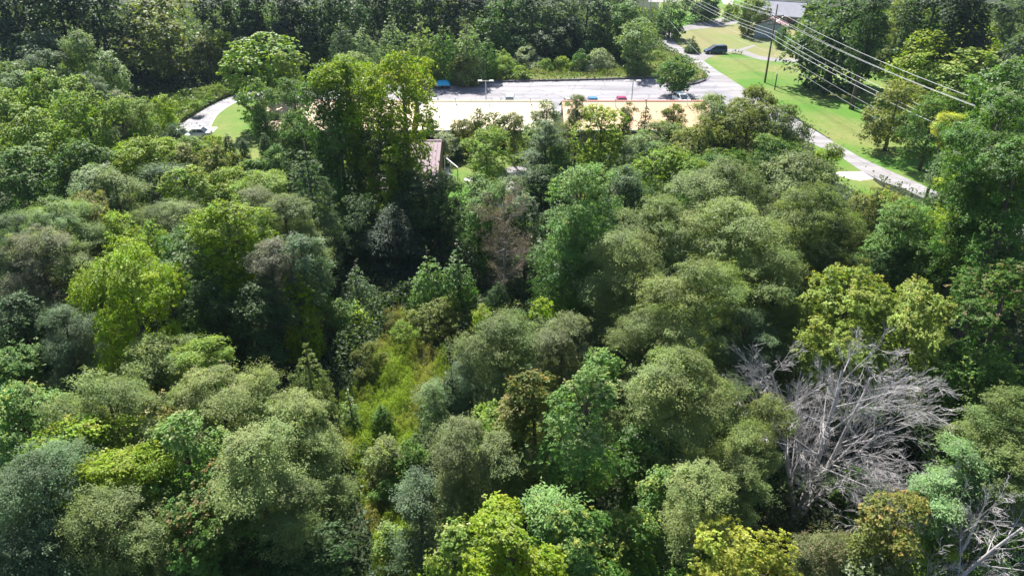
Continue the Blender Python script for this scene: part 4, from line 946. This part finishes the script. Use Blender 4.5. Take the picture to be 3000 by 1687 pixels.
TR([
# ---- centre
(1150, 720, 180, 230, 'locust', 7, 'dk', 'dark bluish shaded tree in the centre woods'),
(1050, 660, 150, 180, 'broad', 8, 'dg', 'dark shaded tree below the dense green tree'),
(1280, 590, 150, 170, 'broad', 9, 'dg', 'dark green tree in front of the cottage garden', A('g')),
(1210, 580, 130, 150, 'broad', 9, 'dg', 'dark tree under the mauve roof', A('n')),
(1400, 570, 140, 130, 'broad', 10, 'mg', 'green tree in front of the gravel yard, left one', A('g')),
(1050, 845, 120, 200, 'young', 5.5, 'bg', 'silvery glossy tree above the clearing', A('w')),
(1052, 925, 60, 90, 'young', 4, 'yg', 'small pointed yellow-green tree above the clearing'),
(1255, 800, 110, 160, 'young', 7, 'br', 'fresh green pointed tree left of the bare twiggy tree', A('w')),
(1340, 800, 115, 190, 'young', 8, 'mg', 'taller green pointed tree touching the bare twiggy tree', A('w')),
(1275, 950, 150, 150, 'broad', 3.5, 'ol', 'dark olive tree shading the top of the clearing'),
(1462, 900, 75, 140, 'cedar', 6, 'dg', 'dark upright evergreen below the bare twiggy tree'),
(1412, 930, 55, 70, 'shrub', 6, 'yg', 'small bright yellow shrub left of the dark evergreen', A('y')),
(1430, 620, 130, 130, 'broad', 10, 'mg', 'green tree behind the bare twiggy tree, left side', A('g')),
(1540, 640, 120, 120, 'broad', 9, 'bg', 'bluish green tree behind the bare twiggy tree, right side', A('w')),
(1700, 610, 210, 230, 'broad', 15, 'br', 'tall glossy green tree right of centre', A('g')),
(1660, 790, 180, 260, 'broad', 11, 'mg', 'glossy dark tree under the tall glossy tree', A('w')),
(1830, 560, 130, 140, 'locust', 11, 'bg', 'soft blue-green tree between the glossy tree and the big pale locusts'),
(1470, 1010, 230, 210, 'locust', 11, 'gg', 'soft grey-green tree beside the clearing with visible stem'),
(1650, 1010, 170, 170, 'locust', 11, 'wm', 'brownish grey soft tree right of the clearing'),
(1380, 1090, 120, 130, 'locust', 8, 'bg', 'blue-green soft tree at the right edge of the clearing'),
(1590, 905, 70, 50, 'shrub', 9, 'yg', 'little bright green treetop above the soft grey-green tree'),
(1765, 1075, 100, 110, 'maple', 11, 'br', 'bright fresh green rounded tree in the centre right', A('g')),
(1325, 1165, 120, 200, 'young', 7, 'dg', 'dark columnar vine-covered tree beside the clearing', A('w')),
(1270, 1190, 90, 150, 'locust', 6, 'sg', 'pale grey-green tree edging the clearing at right'),
(1560, 1135, 120, 90, 'maple', 12, 'ol', 'orange-tipped treetop in the centre foreground', A('o')),
(1530, 1240, 170, 200, 'maple', 11, 'ol', 'olive green tree with orange tips below it', A('r')),
(1710, 1240, 230, 310, 'maple', 14, 'br', 'lush pale-tipped green maple in the centre foreground', A('c')),
(1350, 1330, 170, 200, 'locust', 11, 'wm', 'grey olive soft tree in the lower centre'),
(1470, 1370, 140, 190, 'locust', 10, 'gg', 'soft green tree right of the grey olive one'),
(1440, 1245, 120, 110, 'broad', 9, 'lg', 'light green broad tree above the soft trees in the lower centre', A('g')),
(1240, 1500, 140, 230, 'locust', 8, 'bg', 'grey-green tree along the clearing at the lower centre'),
(1340, 1500, 140, 180, 'locust', 8, 'gg', 'shaded soft tree below the grey olive one'),
(1850, 1190, 120, 140, 'locust', 9, 'gg', 'soft green tree between the lush maple and the pale locust'),
(1455, 1520, 150, 120, 'maple', 10, 'yg', 'yellow-green tree with knobbly tips in the lower centre', A('y')),
(1500, 1620, 240, 160, 'maple', 11, 'yg', 'bright yellow-green tree at the bottom centre', A('g')),
(1340, 1610, 160, 150, 'maple', 9, 'lg', 'pale green tree at the bottom edge left of centre', A('c')),
(1680, 1560, 190, 170, 'maple', 11, 'br', 'fresh green tree at the bottom right of centre', A('y')),
(1620, 1490, 120, 110, 'feather', 11, 'br', 'green feathery treetop above the fresh green tree', A('g')),
(1820, 1580, 170, 180, 'broad', 9, 'mg', 'mid green tree with bright yellow specks near the bottom', A('y')),
(1600, 1670, 200, 90, 'maple', 9, 'lg', 'light green tree cut by the bottom edge at centre', A('g')),
(1760, 1680, 180, 100, 'broad', 8, 'mg', 'green tree cut by the bottom edge right of centre', A('y')),
(1900, 1340, 170, 190, 'broad', 9, 'mg', 'glossy green tree right of the lush maple', A('w')),
(1930, 1450, 130, 160, 'broad', 9, 'br', 'green leafy tree left of the soft oval tree', A('y')),
(1640, 1410, 150, 150, 'broad', 6, 'dg', 'dark shaded tree under the lush maple'),
# ---- in front of the buildings
(1310, 425, 110, 60, 'shrub', 3.6, 'sv', 'pale silvery bush beside the cottage'),
(1296, 470, 34, 60, 'shrub', 2.2, 'mg', 'round green bushes against the cottage wall'),
(1370, 382, 95, 45, 'broad', 5, 'ol', 'brownish green small tree before the cream roof', dict(acc='p')),
(1445, 362, 60, 60, 'open', 7, 'wm', 'sparse brownish sapling against the cream roof'),
(1400, 345, 36, 50, 'open', 7, 'wm', 'thin twiggy sapling against the cream roof, left one'),
(1505, 365, 70, 60, 'open', 7, 'wm', 'sparse sapling against the cream roof, right one'),
(1270, 385, 90, 40, 'shrub', 3.5, 'mg', 'green bush at the lower left corner of the cream roof'),
(1440, 395, 200, 55, 'shrub', 3.2, 'ol', 'olive thicket below the cream roof'),
(1645, 425, 90, 80, 'shrub', 4.5, 'gg', 'grey-green bushes hiding the gap between the buildings'),
(1630, 480, 100, 90, 'broad', 7, 'mg', 'mid green tree below the gap between the buildings', A('g')),
(1340, 455, 60, 40, 'shrub', 1.6, 'mg', 'low round bush on the cottage lawn'),
(1525, 425, 80, 55, 'shrub', 3.2, 'yg', 'rounded yellow-green bush in the cottage garden'),
(1575, 390, 90, 70, 'shrub', 4.5, 'sg', 'grey-green bush right of the rounded yellow-green bush'),
(1425, 460, 160, 170, 'open', 8, 'lg', 'small light green tree in the cottage garden', dict(acc='g')),
(1600, 350, 85, 110, 'locust', 11, 'gg', 'tall grey-green tree standing before the gap between roofs'),
(1595, 450, 130, 180, 'locust', 10, 'bg', 'dark bluish tree below the gap between roofs'),
(1690, 310, 70, 60, 'locust', 11, 'gg', 'grey-green treetop covering the left end of the right peach roof'),
(1760, 400, 200, 190, 'maple', 12, 'yg', 'vivid yellow-green round tree below the peach roof', A('y')),
(1890, 345, 55, 110, 'young', 10, 'dg', 'narrow dark tree rising before the peach roof', A('g')),
(1840, 330, 50, 50, 'open', 9, 'wm', 'sparse treetop against the peach roof'),
(1975, 340, 72, 75, 'open', 9, 'ol', 'thin rounded tree in front of the peach roof'),
(1960, 410, 180, 110, 'locust', 9, 'gg', 'grey-green tree below the peach roof'),
(1880, 440, 130, 110, 'locust', 9, 'sg', 'silvery grey-green tree right of the vivid yellow-green tree'),
(2090, 330, 125, 110, 'locust', 11, 'gg', 'grey-green tree at the right end of the peach roof'),
(2205, 305, 120, 110, 'open', 11, 'ol', 'olive tree at the road edge beside the lot entrance'),
(2190, 372, 175, 150, 'broad', 11, 'ol', 'large olive green tree left of the lawn', A('g')),
(2295, 380, 150, 160, 'broad', 11, 'gg', 'grey olive tree overhanging the road', A('g')),
(2050, 430, 170, 140, 'broad', 10, 'ol', 'olive tree in the middle belt right of the peach roof', A('y')),
(2265, 465, 165, 130, 'broad', 9, 'mg', 'mid green tree at the road below the grey olive tree', A('g')),
(1960, 500, 180, 140, 'broad', 10, 'lg', 'light green tree with yellowish tips right of the vivid tree', A('g')),
(2020, 560, 130, 110, 'maple', 10, 'br', 'fresh light green tree above the big pale locusts', A('g')),
(2110, 500, 150, 130, 'broad', 9, 'mg', 'mid green tree between olive trees and the pale locusts', A('g')),
(2425, 472, 80, 110, 'broad', 9, 'yg', 'yellow-green tree beside the road opening', A('n')),
(1590, 560, 130, 150, 'broad', 8, 'dg', 'dark tree left of the tall glossy green tree'),
(1510, 560, 80, 80, 'broad', 5, 'sg', 'pale bush on the gravel yard', A('w')),
# ---- big pale locusts, right centre
(2120, 560, 270, 170, 'locust', 13, 'gg', 'large soft olive locust at the top of the pale grove'),
(2350, 520, 220, 150, 'locust', 12, 'gg', 'soft locust at the upper right of the pale grove'),
(1930, 680, 240, 200, 'locust', 13, 'gg', 'soft locust at the upper left of the pale grove'),
(2150, 700, 270, 230, 'locust', 14, 'pg', 'largest soft locust in the middle of the pale grove'),
(2380, 640, 240, 200, 'locust', 13, 'gg', 'soft locust on the right side of the pale grove'),
(1830, 800, 230, 260, 'locust', 12, 'pg', 'soft locust at the left side of the pale grove above the brownish tree'),
(2050, 870, 260, 240, 'locust', 13, 'pg', 'soft locust in the lower middle of the pale grove'),
(2270, 850, 200, 230, 'locust', 12, 'gg', 'soft locust at the lower right of the pale grove'),
(2440, 760, 180, 160, 'locust', 10, 'ol', 'darker locust right of the pale grove'),
(1900, 960, 170, 150, 'locust', 9, 'gg', 'shaded soft locust below the pale grove'),
(2180, 980, 190, 150, 'locust', 9, 'bg', 'dark soft locust under the pale grove at right'),
(1990, 1130, 270, 240, 'locust', 12.5, 'pg', 'domed pale locust standing alone in the lower right centre'),
(2110, 1190, 140, 160, 'locust', 9, 'gg', 'shaded green locust right of the domed pale one'),
(2060, 1490, 200, 260, 'locust', 12, 'pg', 'soft oval pale green tree left of the big dead tree'),
(2170, 1420, 120, 160, 'locust', 9, 'gg', 'green soft tree between the oval tree and the dead tree'),
(2250, 1220, 140, 110, 'locust', 8, 'pg', 'yellow-green soft treetop behind the dead branches at left', A('y')),
(2200, 1300, 150, 120, 'locust', 8, 'pg', 'light soft tree with dead branches hanging before it'),
# ---- right
(2640, 690, 190, 190, 'broad', 11, 'br', 'fresh green tree right of the pale grove', A('g')),
(2590, 610, 170, 120, 'broad', 11, 'ol', 'olive tree just below the road', A('y')),
(2740, 790, 180, 190, 'broad', 9, 'mg', 'glossy green tree above the yellow maple', A('y')),
(2600, 790, 150, 150, 'broad', 8, 'dg', 'dark shaded tree above the yellow maple'),
(2860, 640, 170, 150, 'broad', 12, 'yg', 'yellow-topped green tree near the pale shed', A('y')),
(2920, 700, 170, 150, 'broad', 10, 'dg', 'dark tree left of the pale shed', A('y')),
(2810, 560, 120, 80, 'broad', 12, 'yg', 'small yellow-green treetop left of the dark tree at the right edge', A('y')),
(2480, 880, 250, 150, 'maple', 12, 'dv', 'pale yellowish maple, left half of the pair above the dead tree', A('y')),
(2680, 940, 250, 230, 'maple', 12, 'dv', 'pale yellowish maple, right half of the pair above the dead tree', A('y')),
(2480, 1010, 180, 140, 'maple', 10, 'dv', 'pale yellow tree low behind the dead branches', A('y')),
(2910, 960, 260, 330, 'maple', 14, 'mg', 'big green maple with pinkish top at the right edge', A('p')),
(2870, 1120, 200, 200, 'maple', 10, 'mg', 'green maple lower part at the right edge beside the dead tree', A('g')),
(2950, 1240, 200, 180, 'locust', 12, 'gg', 'soft grey-green tree at the right edge beside the dead tree', A('n')),
(2840, 1370, 160, 150, 'feather', 10, 'mt', 'mint green feathery tree right of the dead tree', A('w')),
(2750, 1440, 160, 140, 'feather', 9, 'mt', 'mint green low tree below the dead branches at right', A('w')),
(2960, 1400, 160, 190, 'locust', 11, 'gg', 'grey-green tree at the right edge above the second dead tree'),
(2620, 1530, 190, 190, 'broad', 9, 'ol', 'olive and ochre-flecked tree below the big dead tree', A('o')),
(2500, 1440, 160, 140, 'shrub', 4, 'mg', 'green undergrowth bush around the dead tree', A('w')),
(2180, 1630, 260, 170, 'maple', 11, 'ly', 'vivid golden yellow maple at the bottom right', A('y')),
(2070, 1650, 130, 130, 'broad', 9, 'mg', 'green tree left of the golden yellow maple', A('y')),
(2420, 1610, 160, 130, 'locust', 6, 'wm', 'brownish green thicket at the bottom below the dead tree', A('p')),
(2850, 1610, 200, 170, 'maple', 4, 'br', 'bright green tree under the second dead tree', A('g')),
(2560, 1670, 180, 110, 'broad', 6, 'gg', 'grey-green tree cut by the bottom edge near the golden maple', A('w')),
(2720, 1640, 150, 130, 'broad', 6, 'lg', 'light green bush at the bottom left of the second dead tree', A('g')),
(2980, 1580, 120, 170, 'broad', 3.5, 'mg', 'green tree in the bottom right corner', A('g')),
(2560, 1290, 260, 160, 'shrub', 3, 'dg', 'dark green thicket under the big dead tree'),
])

# ---- leafless trees
def deadtree(name, label, base, spec, seed, mat, tw=None, leaves=None):
    rnd = random.Random(seed); root = empty(name, base); tag(root, label, 'dead tree')
    trunk, br_, twg = MB(), MB(), MB(); tips = []
    def rv(): return Vector((rnd.gauss(0, 1), rnd.gauss(0, 1), rnd.gauss(0, 1)))
    def grow(p, d, L, r, lev, mb, maxlev):
        ns = 6 if lev < 2 else (5 if lev < 3 else 4); pts = [p.copy()]; q = p.copy(); dd = d.normalized()
        for i in range(ns):
            dd = (dd + rv() * (.05 if lev == 0 else .065) + Vector((0, 0, spec['up'][min(lev, len(spec['up']) - 1)]))).normalized()
            q = q + dd * (L / ns); pts.append(q.copy())
        rr = [max(r * (1 - (.62 if lev == 0 else .86) * i / ns), .006) for i in range(ns + 1)]
        (trunk if lev == 0 else (br_ if lev < 3 else twg)).tube(pts, rr, 9 if lev == 0 else (6 if lev == 1 else (4 if lev == 2 else 3)), cap=False)
        if lev >= maxlev: tips.append(pts[-1]); return
        n = spec['n'][lev]
        for k in range(n):
            f = spec['start'][lev] + (1 - spec['start'][lev]) * (k + rnd.random()) / n
            i = min(int(f * ns), ns - 1); t = f * ns - i
            pp = pts[i].lerp(pts[i + 1], t); ax = (pts[i + 1] - pts[i]).normalized()
            side = rv(); side = (side - ax * side.dot(ax)).normalized()
            an = spec['ang'][lev] * rnd.uniform(.7, 1.25)
            nd = ax * math.cos(an) + side * math.sin(an)
            grow(pp, nd, L * spec['len'][lev] * rnd.uniform(.65, 1.25) * (1.1 - .45 * f), max(rr[i] * spec['rad'][lev], .007), lev + 1, br_, maxlev)
    for (d, L, r) in spec['stems']: grow(Vector((0, 0, -.2)), Vector(d), L, r, 0, trunk, spec['max'])
    trunk.build('trunk', mat, root, smooth=True); br_.build('branches', mat, root, smooth=True)
    if len(twg.v): twg.build('twigs', tw or mat, root)
    return root, tips
bp = at(2330, 1525, 0)
deadtree('dead_tree', 'large bare silver-grey dead tree with spreading branches in the lower right', bp,
    dict(stems=[((.16, .02, 1), 10.6, .20), ((.40, .22, 1), 10.0, .16), ((-.06, .32, 1), 9.6, .14), ((.48, -.08, 1), 8.6, .12)], up=[.01, .05, .03, .0], n=[13, 8, 7, 3], start=[.18, .12, .15, .2], ang=[R_(56), R_(36), R_(30), R_(28)], len=[.52, .47, .48, .55], rad=[.40, .34, .40, .45], max=4), 11, DEADWOOD)
bp = at(2560, 1900, 0)
deadtree('dead_tree', 'second bare grey dead tree leaning in from the bottom right corner', bp,
    dict(stems=[((.36, .05, 1), 10.0, .15), ((.70, .1, 1), 9.0, .12), ((.2, .4, 1), 8.0, .09)], up=[.01, .03, .02, .0], n=[11, 9, 7, 3], start=[.25, .12, .15, .2], ang=[R_(55), R_(38), R_(32), R_(30)], len=[.50, .44, .46, .5], rad=[.34, .42, .5, .6], max=4), 23, DEADWOOD)
pz = at(1480, 930, 0)
r_, tips = deadtree('bare_tree', 'half-bare purplish brown twiggy tree in the centre', pz,
    dict(stems=[((.0, .03, 1), 11.0, .15)], up=[.0, .05, .05, .03], n=[30, 9, 8, 3], start=[.22, .15, .15, .2], ang=[R_(66), R_(44), R_(38), R_(36)], len=[.26, .40, .42, .5], rad=[.30, .5, .6, .6], max=4), 7, TWIG)
rng = np.random.default_rng(8); tp_ = np.array([tuple(t) for t in tips]); k = rng.integers(0, len(tp_), 9000)
P_ = tp_[k] + rng.normal(size=(9000, 3)) * .14
V_ = leaves_to_quads(P_, norm(rng.normal(size=(9000, 3)) + np.array([0, 0, .6])), norm(rng.normal(size=(9000, 3))), rng.uniform(.05, .10, 9000), .3)
me = np_mesh('sparse_leaves', V_, 9000, {'v': rng.uniform(0, 1, 9000), 'h': rng.uniform(0, 1, 9000), 'a': rng.uniform(0, 1, 9000)}, LEAF)
o = bpy.data.objects.new('sparse_leaves', me); C.objects.link(o); o.parent = r_; o.color = (.17, .16, .10, 1); o['accent'] = (.24, .17, .15)

#SECTION_COVER
# ---------------------------------------------------------------- uncountable ground cover
def vnoise(x, y, sc, seed):
    rr = np.random.default_rng(seed); G = rr.uniform(0, 1, (256, 256)); x = x / sc + 500; y = y / sc + 500
    xi, yi = np.floor(x).astype(int), np.floor(y).astype(int); fx, fy = x - xi, y - yi
    fx, fy = fx * fx * (3 - 2 * fx), fy * fy * (3 - 2 * fy)
    g_ = lambda a, b: G[a % 256, b % 256]
    return (g_(xi, yi) * (1 - fx) + g_(xi + 1, yi) * fx) * (1 - fy) + (g_(xi, yi + 1) * (1 - fx) + g_(xi + 1, yi + 1) * fx) * fy
def cover(name, n, region, exclude, hfun, size, col, accent, label, cat, seed, inc=None, upright=.3, asp=.36, low=False):
    rng = np.random.default_rng(seed)
    X, Y = region(rng, n); keep = np.ones(len(X), bool)
    for p in exclude: keep &= ~pip(X, Y, p)
    if inc is not None:
        k2 = np.zeros(len(X), bool)
        for p in inc: k2 |= pip(X, Y, p)
        keep &= k2
    X, Y = X[keep], Y[keep]; n = len(X)
    h = hfun(X, Y)
    if low:                      # kept short where it fringes paving and lawns
        nr_ = np.zeros(n, bool)
        for p in OPEN:
            for dx, dy in ((0, 1.6), (0, 3.6), (0, 6.0), (1.5, 1.0), (-1.5, 1.0), (0, -1.0)): nr_ |= pip(X + dx, Y + dy, p)
        h = np.where(nr_, np.minimum(h, .35 + .3 * h), h)
    z = h * (1 - .75 * rng.uniform(0, 1, n) ** 1.6) + .02
    P = np.stack([X, Y, z], 1)
    s = size(Y) * rng.uniform(.65, 1.35, n)
    nr = norm(np.array([0, 0, 1.]) * (1 - upright) + rng.normal(size=(n, 3)) * (.45 + .5 * upright))
    tn = norm(rng.normal(size=(n, 3)) + np.array([0, 0, upright * 2]))
    V = leaves_to_quads(P, nr, tn, s, asp)
    a = np.clip((vnoise(X, Y, 2.2, seed + 5) - .5) * 3 + rng.normal(0, .2, n), 0, 1)
    v = np.clip(.5 + (vnoise(X, Y, 1.1, seed + 6) - .5) * .8 + rng.normal(0, .15, n), 0, 1)
    me = np_mesh(name, V, n, {'v': v, 'h': np.clip(rng.normal(.5, .2, n), 0, 1), 'a': a}, LEAF)
    o = bpy.data.objects.new(name, me); C.objects.link(o); o.color = (*col, 1); o['accent'] = accent
    return tag(o, label, cat, kind='stuff')
def frustum(y0, y1):
    def f(rng, n):
        Y = np.sqrt(rng.uniform(y0 ** 2, y1 ** 2, n)); X = rng.uniform(-1, 1, n) * (Y * .74 + 14); return X, Y
    return f
BLD = [[(-36.5, 100), (29.5, 100), (29.5, 116), (-36.5, 116)], [(XL - .5, eaY - 3), (XR + .6, eaY - 3), (XR + .6, 2 * ridY - eaY), (XL - .5, 2 * ridY - eaY)]]
def hU(X, Y): return .25 + 3.2 * vnoise(X, Y, 3.1, 1) ** 1.5 * (.5 + vnoise(X, Y, .9, 2)) + .8 * vnoise(X, Y, 9., 3)
cover('undergrowth', 430000, frustum(10, 75), OPEN + [MEADOW] + BLD, hU, lambda Y: .19 + Y * .0010, (.045, .08, .03), (.075, .115, .045),
      'dark leafy undergrowth covering the floor of the woods', 'undergrowth', 31)
cover('undergrowth', 420000, frustum(75, 230), OPEN + [VERGE] + BLD, lambda X, Y: .2 + 2.6 * vnoise(X, Y, 3., 1) ** 1.5 + .5 * vnoise(X, Y, .8, 21), lambda Y: .16 + Y * .0018, (.075, .125, .035), (.14, .19, .06),
      'leafy undergrowth below the distant woods and thickets', 'undergrowth', 32, low=True)
def boxreg(poly):
    xs = [p[0] for p in poly]; ys = [p[1] for p in poly]
    return lambda rng, n: (rng.uniform(min(xs), max(xs), n), rng.uniform(min(ys), max(ys), n))
cover('meadow_grass', 260000, boxreg(MEADOW), [], lambda X, Y: .15 + 1.5 * vnoise(X, Y, 1.3, 9) ** 2.5 + .5 * vnoise(X, Y, .5, 10) + .7 * vnoise(X, Y, .2, 13) ** 2, lambda Y: .085 + Y * 0, (.21, .30, .03), (.30, .28, .09),
      'yellow-green weeds and grass filling the clearing', 'grass', 33, inc=[MEADOW], upright=.6, asp=.22)
cover('brambles', 240000, boxreg(MEADOW), [], lambda X, Y: np.maximum(.05, 3.2 * (vnoise(X, Y, 2.4, 41) * .7 + vnoise(X, Y, .8, 42) * .3 - .50 + .35 * (vnoise(X, Y, .3, 43) - .5))), lambda Y: .12 + Y * 0, (.075, .13, .03), (.20, .19, .09),
      'low brambles and weed clumps scattered over the clearing', 'brambles', 36, inc=[MEADOW], upright=.35, asp=.34)
BANK = [tuple(at(x, y, 0))[:2] for x, y in [(380, 400), (430, 330), (520, 285), (640, 268), (740, 258), (740, 268), (660, 286), (610, 310), (560, 340), (515, 372), (480, 405)]]
cover('weeds', 60000, boxreg(BANK), OPEN, lambda X, Y: .3 + 1.6 * vnoise(X, Y, 2.0, 22) ** 1.5 + .4 * vnoise(X, Y, .6, 23), lambda Y: .24 + Y * 0, (.15, .23, .05), (.22, .25, .08),
      'tall pale weeds on the bank beside the curving road', 'weeds', 37, inc=[BANK], upright=.45, asp=.28, low=True)
cover('weeds', 120000, boxreg(VERGE), [], lambda X, Y: .2 + 1.5 * vnoise(X, Y, 2.6, 12) ** 1.8 + .3 * vnoise(X, Y, .8, 11), lambda Y: .26 + Y * 0, (.15, .205, .055), (.20, .21, .09),
      'weedy grass and low brush on the verge beyond the parking lot', 'weeds', 34, inc=[VERGE], upright=.5, asp=.25)

#SECTION_HAZE
hz = MB(); hz.box(-260, 260, -40, 330, -1.0, 36.0)
hm = bpy.data.materials.new('haze'); hm.use_nodes = True; ht = hm.node_tree; ht.nodes.clear()
ho = ht.nodes.new('ShaderNodeOutputMaterial'); hv = ht.nodes.new('ShaderNodeVolumePrincipled')
hv.inputs['Color'].default_value = (.62, .80, 1, 1); hv.inputs['Density'].default_value = .00010; hv.inputs['Anisotropy'].default_value = .1
ht.links.new(hv.outputs[0], ho.inputs['Volume'])
ob = hz.build('haze', hm); tag(ob, 'thin bluish summer haze over the valley', 'haze', kind='stuff')
